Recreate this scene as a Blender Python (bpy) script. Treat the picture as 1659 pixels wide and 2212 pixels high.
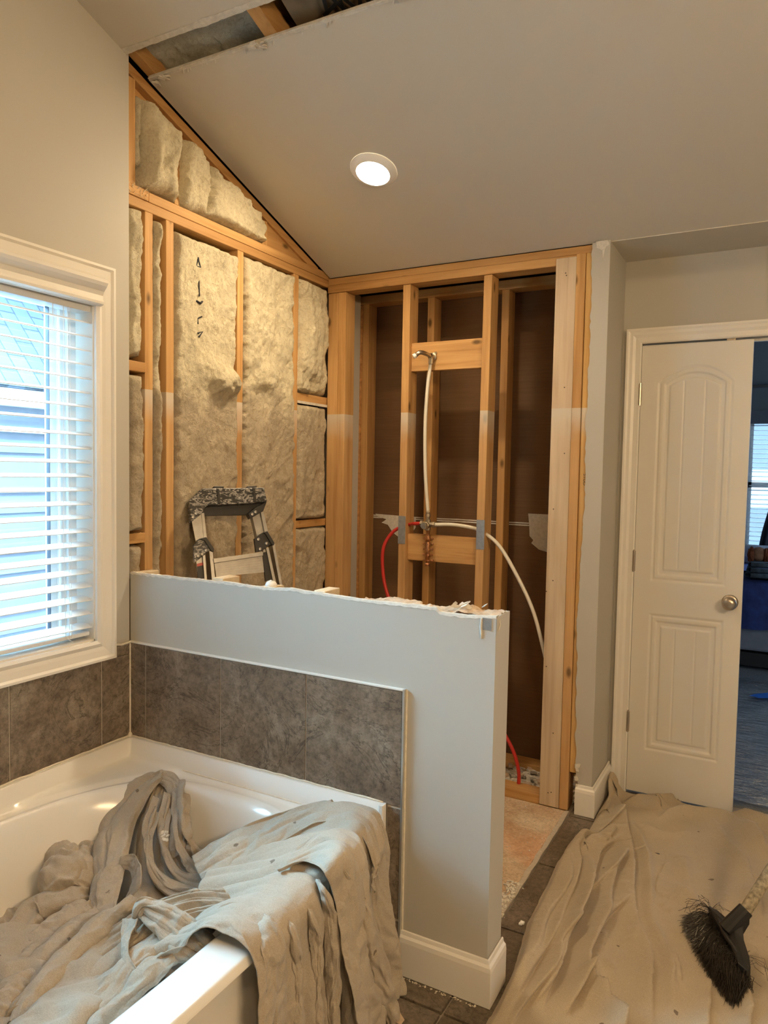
import bpy, bmesh, math, random
import numpy as np
from mathutils import Vector, Matrix
for o in list(bpy.data.objects): bpy.data.objects.remove(o)
sc = bpy.context.scene; COL = sc.collection
random.seed(7)
# ------------------------------------------------------------------ camera
CAM = np.array([2.0308, -1.8409, 1.4587]); YAW, PIT, ROL, FPX = .4986, -.0555, .0181, 1573.7
_f = np.array([-math.sin(YAW)*math.cos(PIT), math.cos(YAW)*math.cos(PIT), math.sin(PIT)])
_r0 = np.array([math.cos(YAW), math.sin(YAW), 0]); _u0 = np.cross(_r0, _f)
_r = math.cos(ROL)*_r0+math.sin(ROL)*_u0; _u = -math.sin(ROL)*_r0+math.cos(ROL)*_u0
cd = bpy.data.cameras.new('camera'); cam = bpy.data.objects.new('camera', cd); COL.objects.link(cam)
cd.sensor_fit = 'VERTICAL'; cd.sensor_height = 24; cd.lens = FPX/2212*24; cd.clip_start = .05
cam.matrix_world = Matrix(((_r[0], _u[0], -_f[0], CAM[0]), (_r[1], _u[1], -_f[1], CAM[1]), (_r[2], _u[2], -_f[2], CAM[2]), (0, 0, 0, 1)))
sc.camera = cam
def on(px, py, ax, c):      # survey helper: the point of the photo on the world plane axis=c
    d = _f+_r*(px-829.5)/FPX-_u*(py-1106)/FPX
    t = (c-CAM[ax])/d[ax]; return tuple(CAM+t*d)
# ------------------------------------------------------------------ view, world, lights
vs = sc.view_settings; vs.view_transform = 'Standard'; vs.look = 'None'; vs.exposure = 0.74; vs.gamma = 1.0; vs.use_curve_mapping = False
w = bpy.data.worlds.new('world'); sc.world = w; w.use_nodes = True
w.node_tree.nodes['Background'].inputs[0].default_value = (.62, .80, 1.0, 1); w.node_tree.nodes['Background'].inputs[1].default_value = 2.6
def area(name, loc, target, sx, sy, energy, color, spread=180):
    l = bpy.data.lights.new(name, 'AREA'); l.shape = 'RECTANGLE'; l.size = sx; l.size_y = sy; l.energy = energy; l.color = color; l.spread = math.radians(spread)
    o = bpy.data.objects.new(name, l); COL.objects.link(o); o.location = loc
    o.rotation_euler = (Vector(target)-Vector(loc)).to_track_quat('-Z', 'Y').to_euler(); return o
area('sky_light', (-1.9, -.9, 4.3), (0, -.7, 1.3), 2.6, 3.6, 4100, (.48, .79, 1.0))
area('vanity_light', (3.42, -1.3, 2.15), (1.0, -.2, 1.2), 1.0, .16, 26, (1, .68, .36))
area('room_light', (2.3, -2.2, 3.3), (1.6, .2, 0), .35, .35, 12.5, (1, .68, .36))
area('bedroom_light', (3.9, 5.6, 1.6), (1.8, 3.5, .5), 1.2, 1.6, 22, (.55, .75, 1.0))
# ------------------------------------------------------------------ numpy noise
def _h(i, j, k, s):
    n = (i*374761393+j*668265263+k*2147483647+s*1274126177) & 0xffffffff
    n = ((n ^ (n >> 13))*1274126177) & 0xffffffff
    n = ((n ^ (n >> 16))*2246822519) & 0xffffffff
    return ((n ^ (n >> 15)) & 0xffff)/65535.0
def vn(x, y, z=0, s=0):
    x, y, z = np.broadcast_arrays(np.asarray(x, float), np.asarray(y, float), np.asarray(z, float))
    i, j, k = [np.floor(a).astype(np.int64) for a in (x, y, z)]
    u, v, q = x-i, y-j, z-k
    u, v, q = [a*a*(3-2*a) for a in (u, v, q)]
    def L(a, b, t): return a+(b-a)*t
    c = [[[_h(i+a, j+b, k+d, s) for d in (0, 1)] for b in (0, 1)] for a in (0, 1)]
    return L(L(L(c[0][0][0], c[1][0][0], u), L(c[0][1][0], c[1][1][0], u), v), L(L(c[0][0][1], c[1][0][1], u), L(c[0][1][1], c[1][1][1], u), v), q)*2-1
def fbm(x, y, z=0, s=0, o=4):
    t = 0; a = 1; n = 0
    x, y, z = np.asarray(x, float), np.asarray(y, float), np.asarray(z, float)
    for k in range(o): t = t+a*vn(x*2**k, y*2**k, z*2**k, s+k*17); n += a; a *= .5
    return t/n
def ss(a, b, x):
    t = np.clip((x-a)/(b-a), 0, 1); return t*t*(3-2*t)
# ------------------------------------------------------------------ materials
def nm(name):
    m = bpy.data.materials.new(name); m.use_nodes = True; nt = m.node_tree
    return m, nt, nt.nodes['Principled BSDF']
def N(nt, t, **k):
    n = nt.nodes.new(t)
    for a, b in k.items():
        if a.startswith('i_'): n.inputs[int(a[2:])].default_value = b
        else: setattr(n, a, b)
    return n
def coords(nt, scale=(1, 1, 1), rnd=True):
    tc = N(nt, 'ShaderNodeTexCoord'); mp = N(nt, 'ShaderNodeMapping'); mp.inputs['Scale'].default_value = scale
    nt.links.new(tc.outputs['Object'], mp.inputs['Vector'])
    if rnd:
        oi = N(nt, 'ShaderNodeObjectInfo'); mu = N(nt, 'ShaderNodeVectorMath', operation='SCALE'); mu.inputs[3].default_value = 37.
        cb = N(nt, 'ShaderNodeCombineXYZ'); nt.links.new(oi.outputs['Random'], cb.inputs[0]); nt.links.new(oi.outputs['Random'], cb.inputs[1]); nt.links.new(oi.outputs['Random'], cb.inputs[2])
        nt.links.new(cb.outputs[0], mu.inputs[0]); nt.links.new(mu.outputs[0], mp.inputs['Location'])
    return tc, mp
def ramp(nt, fac, stops):
    r = N(nt, 'ShaderNodeValToRGB'); e = r.color_ramp.elements
    while len(e) < len(stops): e.new(.5)
    for a, (p, c) in zip(e, stops): a.position = p; a.color = (*c, 1) if len(c) == 3 else c
    nt.links.new(fac, r.inputs[0]); return r.outputs[0]
def noise(nt, vec, scale, det=4, rough=.55, dist=0):
    n = N(nt, 'ShaderNodeTexNoise'); n.inputs['Scale'].default_value = scale; n.inputs['Detail'].default_value = det; n.inputs['Roughness'].default_value = rough; n.inputs['Distortion'].default_value = dist
    nt.links.new(vec, n.inputs['Vector']); return n.outputs['Fac']
def bump(nt, b, h, strength=.3, dist=.002):
    n = N(nt, 'ShaderNodeBump'); n.inputs['Strength'].default_value = strength; n.inputs['Distance'].default_value = dist
    nt.links.new(h, n.inputs['Height']); nt.links.new(n.outputs[0], b.inputs['Normal']); return n
def mixc(nt, f, a, b, mode='MIX'):
    n = N(nt, 'ShaderNodeMix', data_type='RGBA', blend_type=mode)
    if isinstance(f, (int, float)): n.inputs[0].default_value = f
    else: nt.links.new(f, n.inputs[0])
    for s, v in ((6, a), (7, b)):
        if isinstance(v, tuple): n.inputs[s].default_value = (*v, 1)
        else: nt.links.new(v, n.inputs[s])
    return n.outputs[2]
def math_(nt, op, a, b=0):
    n = N(nt, 'ShaderNodeMath', operation=op)
    for i, v in enumerate((a, b)):
        if isinstance(v, (int, float)): n.inputs[i].default_value = v
        else: nt.links.new(v, n.inputs[i])
    return n.outputs[0]
def plain(name, c, rough=.5, metal=0, var=.06, sc_=20, bmp=0, bd=.001, spec=.5, rnd=False):
    m, nt, b = nm(name); tc, mp = coords(nt, rnd=rnd)
    f = noise(nt, mp.outputs[0], sc_)
    lo = tuple(x*(1-var) for x in c); hi = tuple(min(1, x*(1+var)) for x in c)
    nt.links.new(ramp(nt, f, [(.3, lo), (.7, hi)]), b.inputs['Base Color'])
    b.inputs['Roughness'].default_value = rough; b.inputs['Metallic'].default_value = metal; b.inputs['Specular IOR Level'].default_value = spec
    if bmp: bump(nt, b, noise(nt, mp.outputs[0], sc_*12), bmp, bd)
    return m
def wood(name, axis, light, dark, chalk=True):
    s = [34, 34, 34]; s['xyz'.index(axis)] = 1.6
    m, nt, b = nm(name); tc, mp = coords(nt, tuple(s))
    g = noise(nt, mp.outputs[0], 1.0, 6, .6, .6)
    s2 = [5, 5, 5]; s2['xyz'.index(axis)] = 1.3
    tc2, mp2 = coords(nt, tuple(s2)); big = noise(nt, mp2.outputs[0], 1.0, 3)
    col = ramp(nt, g, [(.3, dark), (.5, tuple((a*2+c)/3 for a, c in zip(light, dark))), (.68, light)])
    tint = ramp(nt, big, [(.3, (.74, .66, .58)), (.7, (1.08, 1.04, 1))])
    col = mixc(nt, 1.0, col, tint, 'MULTIPLY')
    # knots
    vo = N(nt, 'ShaderNodeTexVoronoi'); vo.inputs['Scale'].default_value = 1.0
    s3 = [9, 9, 9]; s3['xyz'.index(axis)] = 4.2
    tc3, mp3 = coords(nt, tuple(s3)); nt.links.new(mp3.outputs[0], vo.inputs['Vector'])
    kn = ramp(nt, vo.outputs['Distance'], [(.05, (1, 1, 1)), (.13, (0, 0, 0))])
    col = mixc(nt, kn, col, tuple(c*.35 for c in dark))
    if chalk:   # chalky joint-compound band left on the framing at about 1.7 m
        geo = N(nt, 'ShaderNodeNewGeometry'); sp = N(nt, 'ShaderNodeSeparateXYZ'); nt.links.new(geo.outputs['Position'], sp.inputs[0])
        zz = sp.outputs[2]
        jit = noise(nt, geo.outputs['Position'], 9, 3)
        up = math_(nt, 'LESS_THAN', zz, 1.742)
        mr = N(nt, 'ShaderNodeMapRange'); mr.inputs[1].default_value = 1.60; mr.inputs[2].default_value = 1.73; mr.inputs[3].default_value = 0; mr.inputs[4].default_value = .75
        nt.links.new(math_(nt, 'ADD', zz, math_(nt, 'MULTIPLY', math_(nt, 'SUBTRACT', jit, .5), .12)), mr.inputs[0])
        band = math_(nt, 'MULTIPLY', up, mr.outputs[0])
        dust = math_(nt, 'MULTIPLY', up, .05)
        col = mixc(nt, math_(nt, 'MAXIMUM', band, dust), col, (.62, .58, .5))
    nt.links.new(col, b.inputs['Base Color']); b.inputs['Roughness'].default_value = .62; b.inputs['Specular IOR Level'].default_value = .3
    bump(nt, b, g, .25, .002); return m
M = {}
for ax in 'xyz': M['wood_'+ax] = wood('pine_'+ax, ax, (.66, .42, .185), (.46, .255, .09))
for ax in 'xyz': M['woodraw_'+ax] = wood('pine_raw_'+ax, ax, (.64, .40, .17), (.44, .24, .085), False)
M['wood_pale'] = wood('pine_pale', 'z', (.68, .58, .44), (.50, .39, .27))
M['wood_yellow'] = wood('pine_yellow', 'z', (.74, .50, .20), (.52, .29, .08))
M['wood_end'] = plain('fresh_cut_pine', (.72, .60, .42), .7, var=.12, sc_=30, bmp=.3)
M['paint'] = plain('greige_wall_paint', (.50, .48, .43), .55, var=.015, sc_=3, bmp=.10, bd=.0006, spec=.25)
M['ceil'] = plain('greige_ceiling_paint', (.60, .56, .485), .85, var=.015, sc_=2, bmp=.2, bd=.0008, spec=.15)
M['trim'] = plain('white_trim_paint', (.80, .775, .72), .35, var=.015, sc_=5, bmp=.04, bd=.0004)
M['doorp'] = plain('door_paint', (.74, .715, .66), .4, var=.015, sc_=5, bmp=.05, bd=.0004)
M['gyp'] = plain('torn_gypsum', (.74, .70, .62), .9, var=.12, sc_=60, bmp=.8, bd=.003, spec=.1)
M['gyp_tan'] = plain('torn_paper', (.66, .52, .38), .9, var=.2, sc_=40, bmp=.8, bd=.003, spec=.1)
M['tub'] = plain('tub_acrylic', (.80, .78, .73), .16, var=.01, sc_=3)
M['vinyl'] = plain('white_vinyl', (.82, .83, .82), .3, var=.01)
M['slat'] = plain('blind_slat', (.84, .86, .87), .35, var=.01)
M['caulk'] = plain('cream_caulk', (.74, .68, .56), .6, var=.1, sc_=60, bmp=.3)
M['nickel'] = plain('brushed_nickel', (.50, .44, .37), .3, 1, var=.05)
M['steel'] = plain('galvanised_steel', (.47, .49, .50), .42, .85, var=.12, sc_=80)
M['alum'] = plain('ladder_aluminium', (.36, .35, .33), .42, .9, var=.12, sc_=30)
M['copper'] = plain('aged_copper', (.52, .26, .13), .4, .9, var=.25, sc_=90)
M['brass'] = plain('dull_brass', (.42, .36, .27), .4, .9, var=.2, sc_=90)
M['dark'] = plain('black_plastic', (.016, .015, .014), .45, var=.2)
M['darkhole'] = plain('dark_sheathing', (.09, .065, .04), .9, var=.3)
M['redpex'] = plain('red_tube', (.50, .03, .025), .3, var=.05)
M['whitepex'] = plain('white_tube', (.72, .68, .58), .3, var=.04)
M['whiteplastic'] = plain('white_plastic', (.85, .85, .83), .4, var=.01)
M['edge'] = plain('tile_edge_metal', (.62, .63, .62), .3, .8, var=.05)
M['carpet'] = plain('grey_carpet', (.22, .24, .26), .95, var=.2, sc_=80, bmp=.5)
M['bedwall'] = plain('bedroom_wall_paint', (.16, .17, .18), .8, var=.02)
M['quilt'] = plain('navy_quilt', (.018, .035, .14), .85, var=.35, sc_=14, bmp=.4, bd=.004)
M['sheetblue'] = plain('blue_sheet', (.14, .20, .50), .85, var=.15, sc_=12)
M['pillow'] = plain('grey_pillow', (.34, .36, .44), .8, var=.2, sc_=30, bmp=.3)
M['blanket'] = plain('slate_blanket', (.10, .14, .17), .9, var=.3, sc_=30, bmp=.4)
M['toyfur'] = plain('brown_toy_fur', (.24, .07, .025), .95, var=.4, sc_=60, bmp=1, bd=.004)
M['toytan'] = plain('tan_toy_fur', (.30, .15, .08), .95, var=.2, sc_=60, bmp=.6, bd=.003)
M['curtain'] = plain('charcoal_curtain', (.03, .032, .04), .9, var=.2)
M['bluetape'] = plain('blue_tape', (.02, .16, .62), .5, var=.05)
M['shingle_gap'] = plain('shingle_dark', (.12, .13, .16), .9)
M['handle'] = plain('paint_flecked_handle', (.42, .36, .25), .5, var=.5, sc_=70)
M['bristle'] = plain('black_bristle', (.040, .034, .028), .35, var=.3)
def mk_emit(name, c, s):
    m, nt, b = nm(name); b.inputs['Base Color'].default_value = (*c, 1); b.inputs['Emission Color'].default_value = (*c, 1); b.inputs['Emission Strength'].default_value = s; return m
M['lens'] = mk_emit('lit_lens', (1, .90, .74), 14)
def mk_glass():
    m, nt, b = nm('window_glass'); nt.nodes.remove(b); out = nt.nodes['Material Output']
    t = N(nt, 'ShaderNodeBsdfTransparent'); t.inputs[0].default_value = (.90, .97, 1, 1); g = N(nt, 'ShaderNodeBsdfGlossy'); g.inputs['Roughness'].default_value = .03
    mx = N(nt, 'ShaderNodeMixShader'); fr = N(nt, 'ShaderNodeFresnel'); fr.inputs[0].default_value = 1.4
    nt.links.new(fr.outputs[0], mx.inputs[0]); nt.links.new(t.outputs[0], mx.inputs[1]); nt.links.new(g.outputs[0], mx.inputs[2]); nt.links.new(mx.outputs[0], out.inputs[0]); return m
M['glass'] = mk_glass()
def mk_tile(name, c1, c2, c3):
    m, nt, b = nm(name); tc, mp = coords(nt, rnd=False)
    a = noise(nt, mp.outputs[0], 5.5, 6, .62, .4); f = noise(nt, mp.outputs[0], 55, 5, .75)
    col = ramp(nt, a, [(.30, c1), (.5, c2), (.68, c3)])
    col = mixc(nt, .75, col, ramp(nt, f, [(.32, (.30, .28, .26)), (.5, (.8, .8, .8)), (.62, (1.12, 1.12, 1.12))]), 'MULTIPLY')
    vein = noise(nt, mp.outputs[0], 3.3, 5, .6, 2.2)
    ab = math_(nt, 'ABSOLUTE', math_(nt, 'SUBTRACT', vein, .5))
    col = mixc(nt, ramp(nt, ab, [(.0, (.75, .75, .75)), (.012, (0, 0, 0))]), col, tuple(x*.4 for x in c1))
    nt.links.new(col, b.inputs['Base Color']); b.inputs['Roughness'].default_value = .36
    bump(nt, b, f, .5, .0015); return m
M['tile'] = mk_tile('slate_wall_tile', (.15, .112, .078), (.235, .185, .138), (.33, .28, .22))
M['ftile'] = mk_tile('slate_floor_tile', (.11, .082, .056), (.16, .125, .09), (.22, .18, .14))
M['grout'] = plain('beige_grout', (.50, .44, .36), .9, var=.1, sc_=60, bmp=.4)
def mk_cloth(name, c, stain=(.30, .24, .17)):
    m, nt, b = nm(name); tc, mp = coords(nt, rnd=False)
    big = noise(nt, mp.outputs[0], 3.5, 5, .6); fine = noise(nt, mp.outputs[0], 420, 2)
    col = ramp(nt, big, [(.3, tuple(x*.86 for x in c)), (.7, c)])
    col = mixc(nt, .5, col, ramp(nt, fine, [(.35, (.72, .72, .72)), (.65, (1.1, 1.1, 1.1))]), 'MULTIPLY')
    sp = noise(nt, mp.outputs[0], 27, 2, .4)
    col = mixc(nt, ramp(nt, sp, [(.745, (0, 0, 0)), (.765, (.75, .75, .75))]), col, (.10, .07, .05))
    st = noise(nt, mp.outputs[0], 2.1, 4, .6, 1)
    col = mixc(nt, ramp(nt, st, [(.62, (0, 0, 0)), (.74, (.35, .35, .35))]), col, stain)
    nt.links.new(col, b.inputs['Base Color']); b.inputs['Roughness'].default_value = .92; b.inputs['Specular IOR Level'].default_value = .15
    b.inputs['Sheen Weight'].default_value = .15
    cr = noise(nt, mp.outputs[0], 22, 6, .65, .9)
    bp = bump(nt, b, cr, .55, .006)
    b2 = N(nt, 'ShaderNodeBump'); b2.inputs['Strength'].default_value = .3; b2.inputs['Distance'].default_value = .0007
    nt.links.new(fine, b2.inputs['Height']); nt.links.new(bp.outputs[0], b2.inputs['Normal']); nt.links.new(b2.outputs[0], b.inputs['Normal'])
    return m
M['cloth'] = mk_cloth('canvas_tub_cloth', (.47, .41, .33))
M['fcloth'] = mk_cloth('canvas_floor_cloth', (.50, .42, .31))
def mk_ins(name, c, grey):
    m, nt, b = nm(name); geo = N(nt, 'ShaderNodeNewGeometry'); P = geo.outputs['Position']
    a = noise(nt, P, 7, 6, .62, .6); f = noise(nt, P, 60, 6, .7, 1.2); g = noise(nt, P, 190, 3, .7, 2)
    sp = N(nt, 'ShaderNodeSeparateXYZ'); nt.links.new(P, sp.inputs[0])
    mr = N(nt, 'ShaderNodeMapRange'); mr.inputs[1].default_value = 1.68; mr.inputs[2].default_value = 1.84; mr.inputs[3].default_value = 1; mr.inputs[4].default_value = 0
    nt.links.new(math_(nt, 'ADD', sp.outputs[2], math_(nt, 'MULTIPLY', math_(nt, 'SUBTRACT', a, .5), .35)), mr.inputs[0])
    col = ramp(nt, a, [(.32, tuple(x*.86 for x in c)), (.6, c)])
    col2 = ramp(nt, a, [(.32, tuple(x*.82 for x in grey)), (.6, grey)])
    col = mixc(nt, mr.outputs[0], col, col2)
    col = mixc(nt, .6, col, ramp(nt, f, [(.33, (.70, .62, .50)), (.55, (1.05, 1.05, 1.05))]), 'MULTIPLY')
    dirt = noise(nt, P, 5.2, 5, .7, .8)
    col = mixc(nt, ramp(nt, dirt, [(.66, (0, 0, 0)), (.78, (.45, .45, .45))]), col, (.22, .17, .13))
    nt.links.new(col, b.inputs['Base Color']); b.inputs['Roughness'].default_value = 1; b.inputs['Specular IOR Level'].default_value = .05
    b.inputs['Subsurface Weight'].default_value = 0
    h = math_(nt, 'ADD', f, math_(nt, 'MULTIPLY', g, .5)); bump(nt, b, h, 1.0, .010); return m
M['ins'] = mk_ins('glass_fibre', (.93, .84, .61), (.68, .58, .43))
M['ins_grey'] = mk_ins('glass_fibre_attic', (.80, .78, .66), (.7, .66, .55))
def mk_brown():
    m, nt, b = nm('brown_drywall_paper'); geo = N(nt, 'ShaderNodeNewGeometry'); P = geo.outputs['Position']
    a = noise(nt, P, 2.2, 4); mp = N(nt, 'ShaderNodeMapping'); mp.inputs['Scale'].default_value = (3, 3, 120); nt.links.new(P, mp.inputs[0]); f = noise(nt, mp.outputs[0], 1, 3)
    col = ramp(nt, a, [(.3, (.125, .062, .026)), (.7, (.185, .10, .045))])
    col = mixc(nt, .5, col, ramp(nt, f, [(.35, (.8, .8, .8)), (.65, (1.1, 1.1, 1.1))]), 'MULTIPLY')
    nt.links.new(col, b.inputs['Base Color']); b.inputs['Roughness'].default_value = .8; return m
M['brown'] = mk_brown()
def mk_sub():
    m, nt, b = nm('dusty_subfloor'); geo = N(nt, 'ShaderNodeNewGeometry'); P = geo.outputs['Position']
    a = noise(nt, P, 6, 6, .65, .5); f = noise(nt, P, 90, 4, .7); o = noise(nt, P, 2.6, 3, .5, .3)
    col = ramp(nt, a, [(.3, (.42, .28, .17)), (.5, (.56, .42, .29)), (.7, (.68, .56, .42))])
    col = mixc(nt, .6, col, ramp(nt, f, [(.35, (.6, .6, .6)), (.6, (1.1, 1.1, 1.1))]), 'MULTIPLY')
    sp = N(nt, 'ShaderNodeSeparateXYZ'); nt.links.new(P, sp.inputs[0])
    mr = N(nt, 'ShaderNodeMapRange'); mr.inputs[1].default_value = 1.0; mr.inputs[2].default_value = 1.24; mr.inputs[3].default_value = 0; mr.inputs[4].default_value = 1; nt.links.new(sp.outputs[0], mr.inputs[0])
    fo = math_(nt, 'MULTIPLY', ramp(nt, o, [(.50, (0, 0, 0)), (.66, (.6, .6, .6))]), mr.outputs[0])
    col = mixc(nt, fo, col, (.80, .34, .17))
    nt.links.new(col, b.inputs['Base Color']); b.inputs['Roughness'].default_value = .95; bump(nt, b, a, .6, .006); return m
M['sub'] = mk_sub()
def mk_capblk():
    m, nt, b = nm('paint_smeared_black_plastic'); geo = N(nt, 'ShaderNodeTexCoord'); P = geo.outputs['Object']
    mp = N(nt, 'ShaderNodeMapping'); mp.inputs['Rotation'].default_value = (0, .5, .6); mp.inputs['Scale'].default_value = (1, 1, 2.6); nt.links.new(P, mp.inputs[0])
    a = noise(nt, mp.outputs[0], 22, 5, .6, 2.5)
    nt.links.new(ramp(nt, a, [(.50, (.018, .017, .016)), (.56, (.45, .42, .38)), (.60, (.04, .04, .04)), (.66, (.55, .52, .48))]), b.inputs['Base Color']); b.inputs['Roughness'].default_value = .35; return m
M['capblk'] = mk_capblk()
def mk_siding():
    m, nt, b = nm('lap_siding'); geo = N(nt, 'ShaderNodeNewGeometry'); a = noise(nt, geo.outputs['Position'], 3)
    nt.links.new(ramp(nt, a, [(.3, (.17, .19, .24)), (.7, (.20, .22, .27))]), b.inputs['Base Color']); b.inputs['Roughness'].default_value = .7; return m
M['siding'] = mk_siding()
def mk_shingle():
    m, nt, b = nm('roof_shingles'); tc = N(nt, 'ShaderNodeTexCoord'); br = N(nt, 'ShaderNodeTexBrick')
    mp = N(nt, 'ShaderNodeMapping'); nt.links.new(tc.outputs['Object'], mp.inputs[0]); mp.inputs['Rotation'].default_value = (0, 0, math.pi/2)
    nt.links.new(mp.outputs[0], br.inputs['Vector']); br.inputs['Scale'].default_value = 1; br.inputs['Brick Width'].default_value = .33; br.inputs['Row Height'].default_value = .14; br.inputs['Mortar Size'].default_value = .006
    br.inputs['Color1'].default_value = (.075, .09, .13, 1); br.inputs['Color2'].default_value = (.10, .12, .165, 1); br.inputs['Mortar'].default_value = (.035, .04, .055, 1)
    nt.links.new(br.outputs[0], b.inputs['Base Color']); b.inputs['Roughness'].default_value = .9; return m
M['shingle'] = mk_shingle()
def mk_film():
    m, nt, b = nm('plastic_film'); nt.nodes.remove(b); out = nt.nodes['Material Output']
    t = N(nt, 'ShaderNodeBsdfTransparent'); t.inputs[0].default_value = (.93, .95, .97, 1); g = N(nt, 'ShaderNodeBsdfGlossy'); g.inputs['Roughness'].default_value = .22; g.inputs[0].default_value = (.9, .95, 1, 1)
    tc = N(nt, 'ShaderNodeTexCoord'); mp = N(nt, 'ShaderNodeMapping'); mp.inputs['Scale'].default_value = (4, 26, 4); mp.inputs['Rotation'].default_value = (0, 0, .35); nt.links.new(tc.outputs['Object'], mp.inputs[0])
    h = noise(nt, mp.outputs[0], 1.5, 4, .6, 1.5); bp = N(nt, 'ShaderNodeBump'); bp.inputs['Strength'].default_value = 1; bp.inputs['Distance'].default_value = .03; nt.links.new(h, bp.inputs['Height']); nt.links.new(bp.outputs[0], g.inputs['Normal'])
    mx = N(nt, 'ShaderNodeMixShader'); mx.inputs[0].default_value = .42
    nt.links.new(t.outputs[0], mx.inputs[1]); nt.links.new(g.outputs[0], mx.inputs[2]); nt.links.new(mx.outputs[0], out.inputs[0]); return m
M['film'] = mk_film()
# ------------------------------------------------------------------ mesh helpers
class MB:
    def __init__(s): s.v = []; s.f = []; s.mi = []
    def add(s, vs_, fs, mi=0):
        n = len(s.v); s.v += [tuple(map(float, p)) for p in vs_]; s.f += [tuple(i+n for i in f) for f in fs]; s.mi += [mi]*len(fs); return s
    def hexa(s, p, mi=0):   # 8 corners: bottom 4 (ccw), top 4
        return s.add(p, [(3, 2, 1, 0), (4, 5, 6, 7), (0, 1, 5, 4), (1, 2, 6, 5), (2, 3, 7, 6), (3, 0, 4, 7)], mi)
    def box(s, x0, x1, y0, y1, z0, z1, mi=0):
        return s.hexa([(x0, y0, z0), (x1, y0, z0), (x1, y1, z0), (x0, y1, z0), (x0, y0, z1), (x1, y0, z1), (x1, y1, z1), (x0, y1, z1)], mi)
    def obox(s, c, ax, ay, az, hx, hy, hz, mi=0):
        c, ax, ay, az = [np.array(a, float) for a in (c, ax, ay, az)]
        P = [c+ax*hx*a+ay*hy*b+az*hz*d for d in (-1, 1) for a, b in ((-1, -1), (1, -1), (1, 1), (-1, 1))]
        return s.hexa(P, mi)
    def prism(s, poly, axis, a, b, mi=0):    # poly in the two other axes
        o = [i for i in range(3) if i != axis]; P = []
        for t in (a, b):
            for q in poly:
                p = [0, 0, 0]; p[axis] = t; p[o[0]] = q[0]; p[o[1]] = q[1]; P.append(p)
        n = len(poly)
        return s.add(P, [tuple(range(n))[::-1], tuple(range(n, 2*n))]+[(i, (i+1) % n, n+(i+1) % n, n+i) for i in range(n)], mi)
    def tube(s, pts, r, n=10, cap=True, mi=0):
        pts = [np.array(p, float) for p in pts]; rs = r if hasattr(r, '__len__') else [r]*len(pts)
        base = len(s.v); t0 = pts[1]-pts[0]; t0 /= np.linalg.norm(t0)
        a = np.cross(t0, (0, 0, 1)); 
        if np.linalg.norm(a) < .1: a = np.cross(t0, (1, 0, 0))
        a /= np.linalg.norm(a); V = []
        for i, p in enumerate(pts):
            t = pts[min(i+1, len(pts)-1)]-pts[max(i-1, 0)]; t /= (np.linalg.norm(t)+1e-12)
            a = a-t*(a@t); a /= (np.linalg.norm(a)+1e-12); b = np.cross(t, a)
            V += [p+rs[i]*(math.cos(2*math.pi*k/n)*a+math.sin(2*math.pi*k/n)*b) for k in range(n)]
        F = [(i*n+k, i*n+(k+1) % n, (i+1)*n+(k+1) % n, (i+1)*n+k) for i in range(len(pts)-1) for k in range(n)]
        if cap: F += [tuple(range(n))[::-1], tuple(range((len(pts)-1)*n, len(pts)*n))]
        return s.add(V, F, mi)
    def lathe(s, prof, o, ax, n=24, mi=0):   # prof: (r, h) along axis
        o, ax = np.array(o, float), np.array(ax, float); ax /= np.linalg.norm(ax)
        a = np.cross(ax, (0, 0, 1)); 
        if np.linalg.norm(a) < .1: a = np.cross(ax, (1, 0, 0))
        a /= np.linalg.norm(a); b = np.cross(ax, a)
        V = [o+ax*h+r*(math.cos(2*math.pi*k/n)*a+math.sin(2*math.pi*k/n)*b) for r, h in prof for k in range(n)]
        F = [(i*n+k, i*n+(k+1) % n, (i+1)*n+(k+1) % n, (i+1)*n+k) for i in range(len(prof)-1) for k in range(n)]
        return s.add(V, F, mi)
    def grid(s, A, mi=0):    # A: (n,m,3)
        n, m = A.shape[:2]
        return s.add(A.reshape(-1, 3), [(i*m+j, i*m+j+1, (i+1)*m+j+1, (i+1)*m+j) for i in range(n-1) for j in range(m-1)], mi)
    def sweep(s, prof, path, n, closed=False, mi=0):  # prof (out, up): out = right-hand offset in plane, up along n; mitred
        n = np.array(n, float); path = [np.array(p, float) for p in path]; K = len(path); rings = []
        for i in range(K):
            d1 = path[i]-path[i-1] if (closed or i > 0) else path[1]-path[0]
            d2 = path[(i+1) % K]-path[i] if (closed or i < K-1) else path[-1]-path[-2]
            d1 = d1/np.linalg.norm(d1); d2 = d2/np.linalg.norm(d2)
            o1, o2 = np.cross(d1, n), np.cross(d2, n); mt = o1+o2; mt /= (mt@o1)
            rings.append([path[i]+mt*u+n*v for u, v in prof])
        m = len(prof); V = [p for r in rings for p in r]; F = []
        for i in range(K if closed else K-1):
            for k in range(m): F.append((i*m+k, i*m+(k+1) % m, ((i+1) % K)*m+(k+1) % m, ((i+1) % K)*m+k))
        if not closed: F += [tuple(range(m))[::-1], tuple(range((K-1)*m, K*m))]
        return s.add(V, F, mi)
    def build(s, name, mats, parent=None, smooth=False, bevel=0, fix=True):
        me = bpy.data.meshes.new(name); me.from_pydata(s.v, [], s.f)
        if not isinstance(mats, (list, tuple)): mats = [mats]
        for m in mats: me.materials.append(M[m] if isinstance(m, str) else m)
        if len(mats) > 1: me.polygons.foreach_set('material_index', s.mi)
        if fix:
            bm = bmesh.new(); bm.from_mesh(me); bmesh.ops.recalc_face_normals(bm, faces=bm.faces); bm.to_mesh(me); bm.free()
        if smooth: me.polygons.foreach_set('use_smooth', [True]*len(me.polygons))
        me.update(); o = bpy.data.objects.new(name, me); COL.objects.link(o)
        if parent: o.parent = parent
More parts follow.
